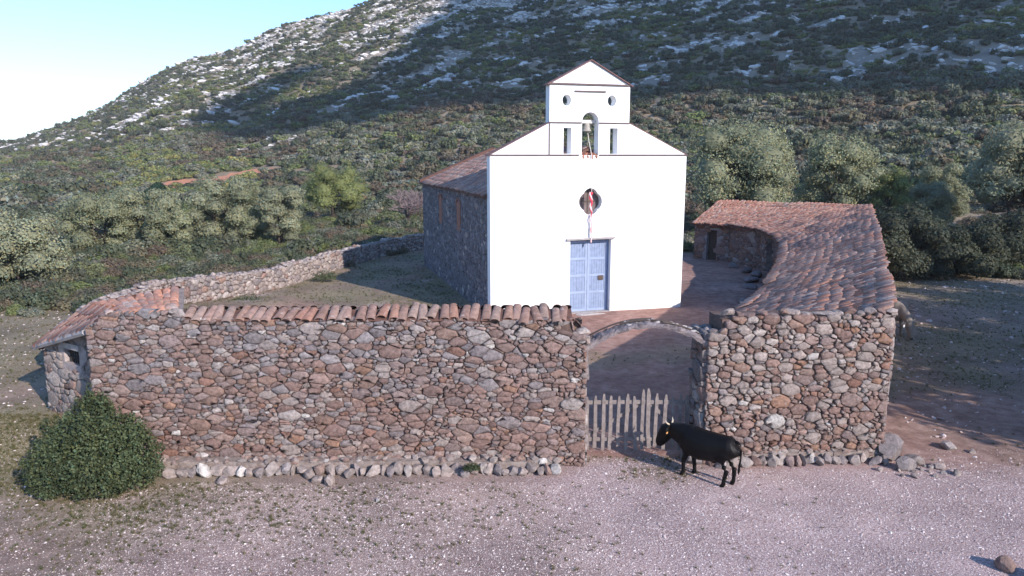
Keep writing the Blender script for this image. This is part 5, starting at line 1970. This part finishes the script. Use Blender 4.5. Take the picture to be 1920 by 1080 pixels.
for _ in range(230000):
    y = rng.uniform(9.3, 14.6)
    x = rng.uniform(-9.5, 10.5) * y / 12
    if y > 13.0 and -7 < x < 1.2: continue
    if y > 13.6 and 3.7 < x < 7.5: continue
    g, v, r_, k = zones(x, y)
    if rng.random() > 0.14 + (1.1 * v if v < 0.6 else 0.66 - 0.2 * (v - 0.6)) + 0.3 * max(0, fbm(x, y, 0.8, 2, 4.0)): continue
    s = min(0.045, 0.0075 * math.exp(rng.gauss(0.25, 0.5)))
    gravel_at(x, y, terrain_z(x, y), s, rng.choice((0, 0, 1, 1, 1, 2, 3, 3, 4, 4)))
for _ in range(16000):
    y = rng.uniform(12, 38)
    x = rng.uniform(7.8, 26)
    if abs(x) > y * 0.75 or in_poly(x, y, YARD): continue
    g, v, r_, k = zones(x, y)
    if rng.random() > 0.08 + 0.35 * v: continue
    gravel_at(x, y, terrain_z(x, y), rng.uniform(0.02, 0.05) * (1.6 if rng.random() < .1 else 1), rng.choice((0, 1, 2, 3)))
for _ in range(2600):
    y = rng.uniform(15, 36)
    x = rng.uniform(9.0, 25)
    if abs(x) > y * 0.75 or in_poly(x, y, YARD) or x < 7.9 + 0.46 * (y - 14): continue
    if rng.random() > 0.25 + 0.9 * fbm(x, y, 3.5, 3, 17.0): continue
    gravel_at(x, y, terrain_z(x, y) + 0.01, min(0.22, 0.06 * math.exp(rng.gauss(0, 0.5))), rng.choice((1, 1, 3, 0)))
for _ in range(5000):
    y = rng.uniform(12, 26)
    x = -rng.uniform(8.5, 18)
    if abs(x) > y * 0.75 or in_poly(x, y, YARD): continue
    if rng.random() > 0.25: continue
    gravel_at(x, y, terrain_z(x, y), rng.uniform(0.02, 0.06), rng.choice((0, 1, 2, 3)))
for _ in range(4500):
    x, y = rng.uniform(-12, 14), rng.uniform(15, 44)
    if not in_poly(x, y, YARD) or rng.random() > 0.35: continue
    gravel_at(x, y, terrain_z(x, y), rng.uniform(0.012, 0.03), rng.choice((0, 1, 3, 4)))
scatter("gravel", "white and pinkish gravel strewn over the ground", "gravel", GP, pts, rots, scls, idx)
print("gravel", len(pts))

# short dry grass
rng = random.Random(901)
lg = [leaf_mat("dry_grass", [(0.16, 0.14, 0.06), (0.20, 0.17, 0.09)]), leaf_mat("green_grass", [(0.10, 0.115, 0.04), (0.13, 0.13, 0.05)])]
TP = []
for i in range(4):
    g = random.Random(930 + i)
    V, Fc, T = [], [], []
    for k in range(16):
        a = g.random() * 6.28
        r0 = g.random() * 0.5
        p = Vector((math.cos(a * 3) * r0, math.sin(a * 3) * r0, 0))
        t = p + Vector((math.cos(a) * 0.45, math.sin(a) * 0.45, g.uniform(0.4, 1.0)))
        sd = Vector((-math.sin(a), math.cos(a), 0)) * 0.06
        n = len(V)
        V += [p - sd, p + sd, t]
        Fc.append((n, n + 1, n + 2))
        T += [(g.uniform(.7, 1.25),) * 3] * 3
    TP.append(mesh("grass_tuft", V, Fc, lg[i % 2], T))
pts, rots, scls, idx = [], [], [], []
for _ in range(70000):
    if rng.random() < 0.55:
        y = rng.uniform(9.3, 15)
        x = rng.uniform(-10, 10) * y / 12
    else:
        y = rng.uniform(14, 46)
        x = rng.uniform(-0.75, 0.75) * y
    if y > 13.0 and -8 < x < 1.2 and y < 14.5: continue
    if y > 13.6 and 3.7 < x < 7.5 and y < 15: continue
    g, v, r_, k = zones(x, y)
    if rng.random() > g * g * (1 - 0.75 * v): continue
    lx, ly = (x - CO.x) * CU.x + (y - CO.y) * CU.y, (x - CO.x) * CV.x + (y - CO.y) * CV.y
    if -0.1 < lx < CW + 0.1 and -0.3 < ly < CL: continue
    s = rng.uniform(0.03, 0.06) * (1 + 0.02 * y)
    pts.append((x, y, terrain_z(x, y)))
    rots.append((0, 0, rng.random() * 6.28))
    scls.append((s, s, s * rng.uniform(.6, 1.2)))
    idx.append(rng.randrange(4))
scatter("short_grass", "sparse short dry grass on the ground", "grass", TP, pts, rots, scls, idx)
print("grass", len(pts))

# ------------------------------------------------------------------ the cloud whose shadow lies across the hillside (behind the camera, high up)
CLOUDS = [([(267, 64), (270, 20), (299, -92), (317, -169), (314, -191), (315, -229), (296, -226), (319, -255), (338, -264), (353, -265), (376, -270), (407, -277), (435, -304), (460, -327), (487, -317), (543, -153), (500, 20), (400, 90)], (395, -140), 12, 1.0,
           "broad flat white cloud high behind the viewer shading the hillside"),
          ([(276, -124), (276, -153), (280, -197), (284, -212), (298, -218), (301, -202), (296, -166), (288, -124)], (287, -170), 4, 0.35, "small wisp of cloud beside the broad one high behind the viewer")]
mc, nt, b = nmat("cloud_white")
b.inputs["Base Color"].default_value = (0.9, 0.9, 0.9, 1)
b.inputs["Roughness"].default_value = 1.0
for CP, cen, amp, thk, lab in CLOUDS:
    ring = []
    for i in range(len(CP)):
        a, b = Vector((*CP[i], 0)), Vector((*CP[(i + 1) % len(CP)], 0))
        for k in range(10):
            p = a.lerp(b, k / 10)
            w = amp * noise.noise(Vector((p.x / 24, p.y / 24, 1.0))) + 0.5 * amp * noise.noise(Vector((p.x / 9, p.y / 9, 4.0)))
            c = (Vector((*cen, 0)) - p).normalized()
            ring.append(p + c * w)
    cc = Vector((*cen, 0))
    V, Fc = [], []
    n = len(ring)
    lev = [(1.0, 0.0), (0.975, 3.0), (0.9, 6.0), (0.7, 9.0), (0.4, 11.0)]
    for s, h in lev:
        for p in ring:
            q = cc.lerp(p, s)
            V.append((q.x, q.y, 300 + thk * h * (1 + 0.6 * noise.noise(q / 20))))
    for i in range(len(lev) - 1):
        for k in range(n):
            Fc.append((i * n + k, i * n + (k + 1) % n, (i + 1) * n + (k + 1) % n, (i + 1) * n + k))
    V += [(cc.x, cc.y, 300 + 12 * thk), (cc.x, cc.y, 298)]
    for k in range(n):
        Fc.append(((len(lev) - 1) * n + k, (len(lev) - 1) * n + (k + 1) % n, len(V) - 2))
        Fc.append(((k + 1) % n, k, len(V) - 1))
    cl = link("cloud", mesh("cloud", V, Fc, mc, smooth=True))
    tag(cl, lab, "cloud", kind="structure")

# ------------------------------------------------------------------ thin haze of the air
hm = bpy.data.materials.new("air")
hm.use_nodes = True
hn_ = hm.node_tree.nodes
hn_.clear()
ho = hn_.new("ShaderNodeOutputMaterial")
pv = hn_.new("ShaderNodeVolumePrincipled")
pv.inputs["Color"].default_value = (0.9, 0.93, 1.0, 1)
pv.inputs["Density"].default_value = 0.00022
hm.node_tree.links.new(pv.outputs[0], ho.inputs["Volume"])
V, Fc = obox((-2900, -2900, -2.5), (5800, 0, 0), (0, 5800, 0), (0, 0, 135))
hz = link("haze", mesh("haze", V, Fc, hm))
tag(hz, "thin pale haze in the air over the whole valley", "haze", kind="stuff")
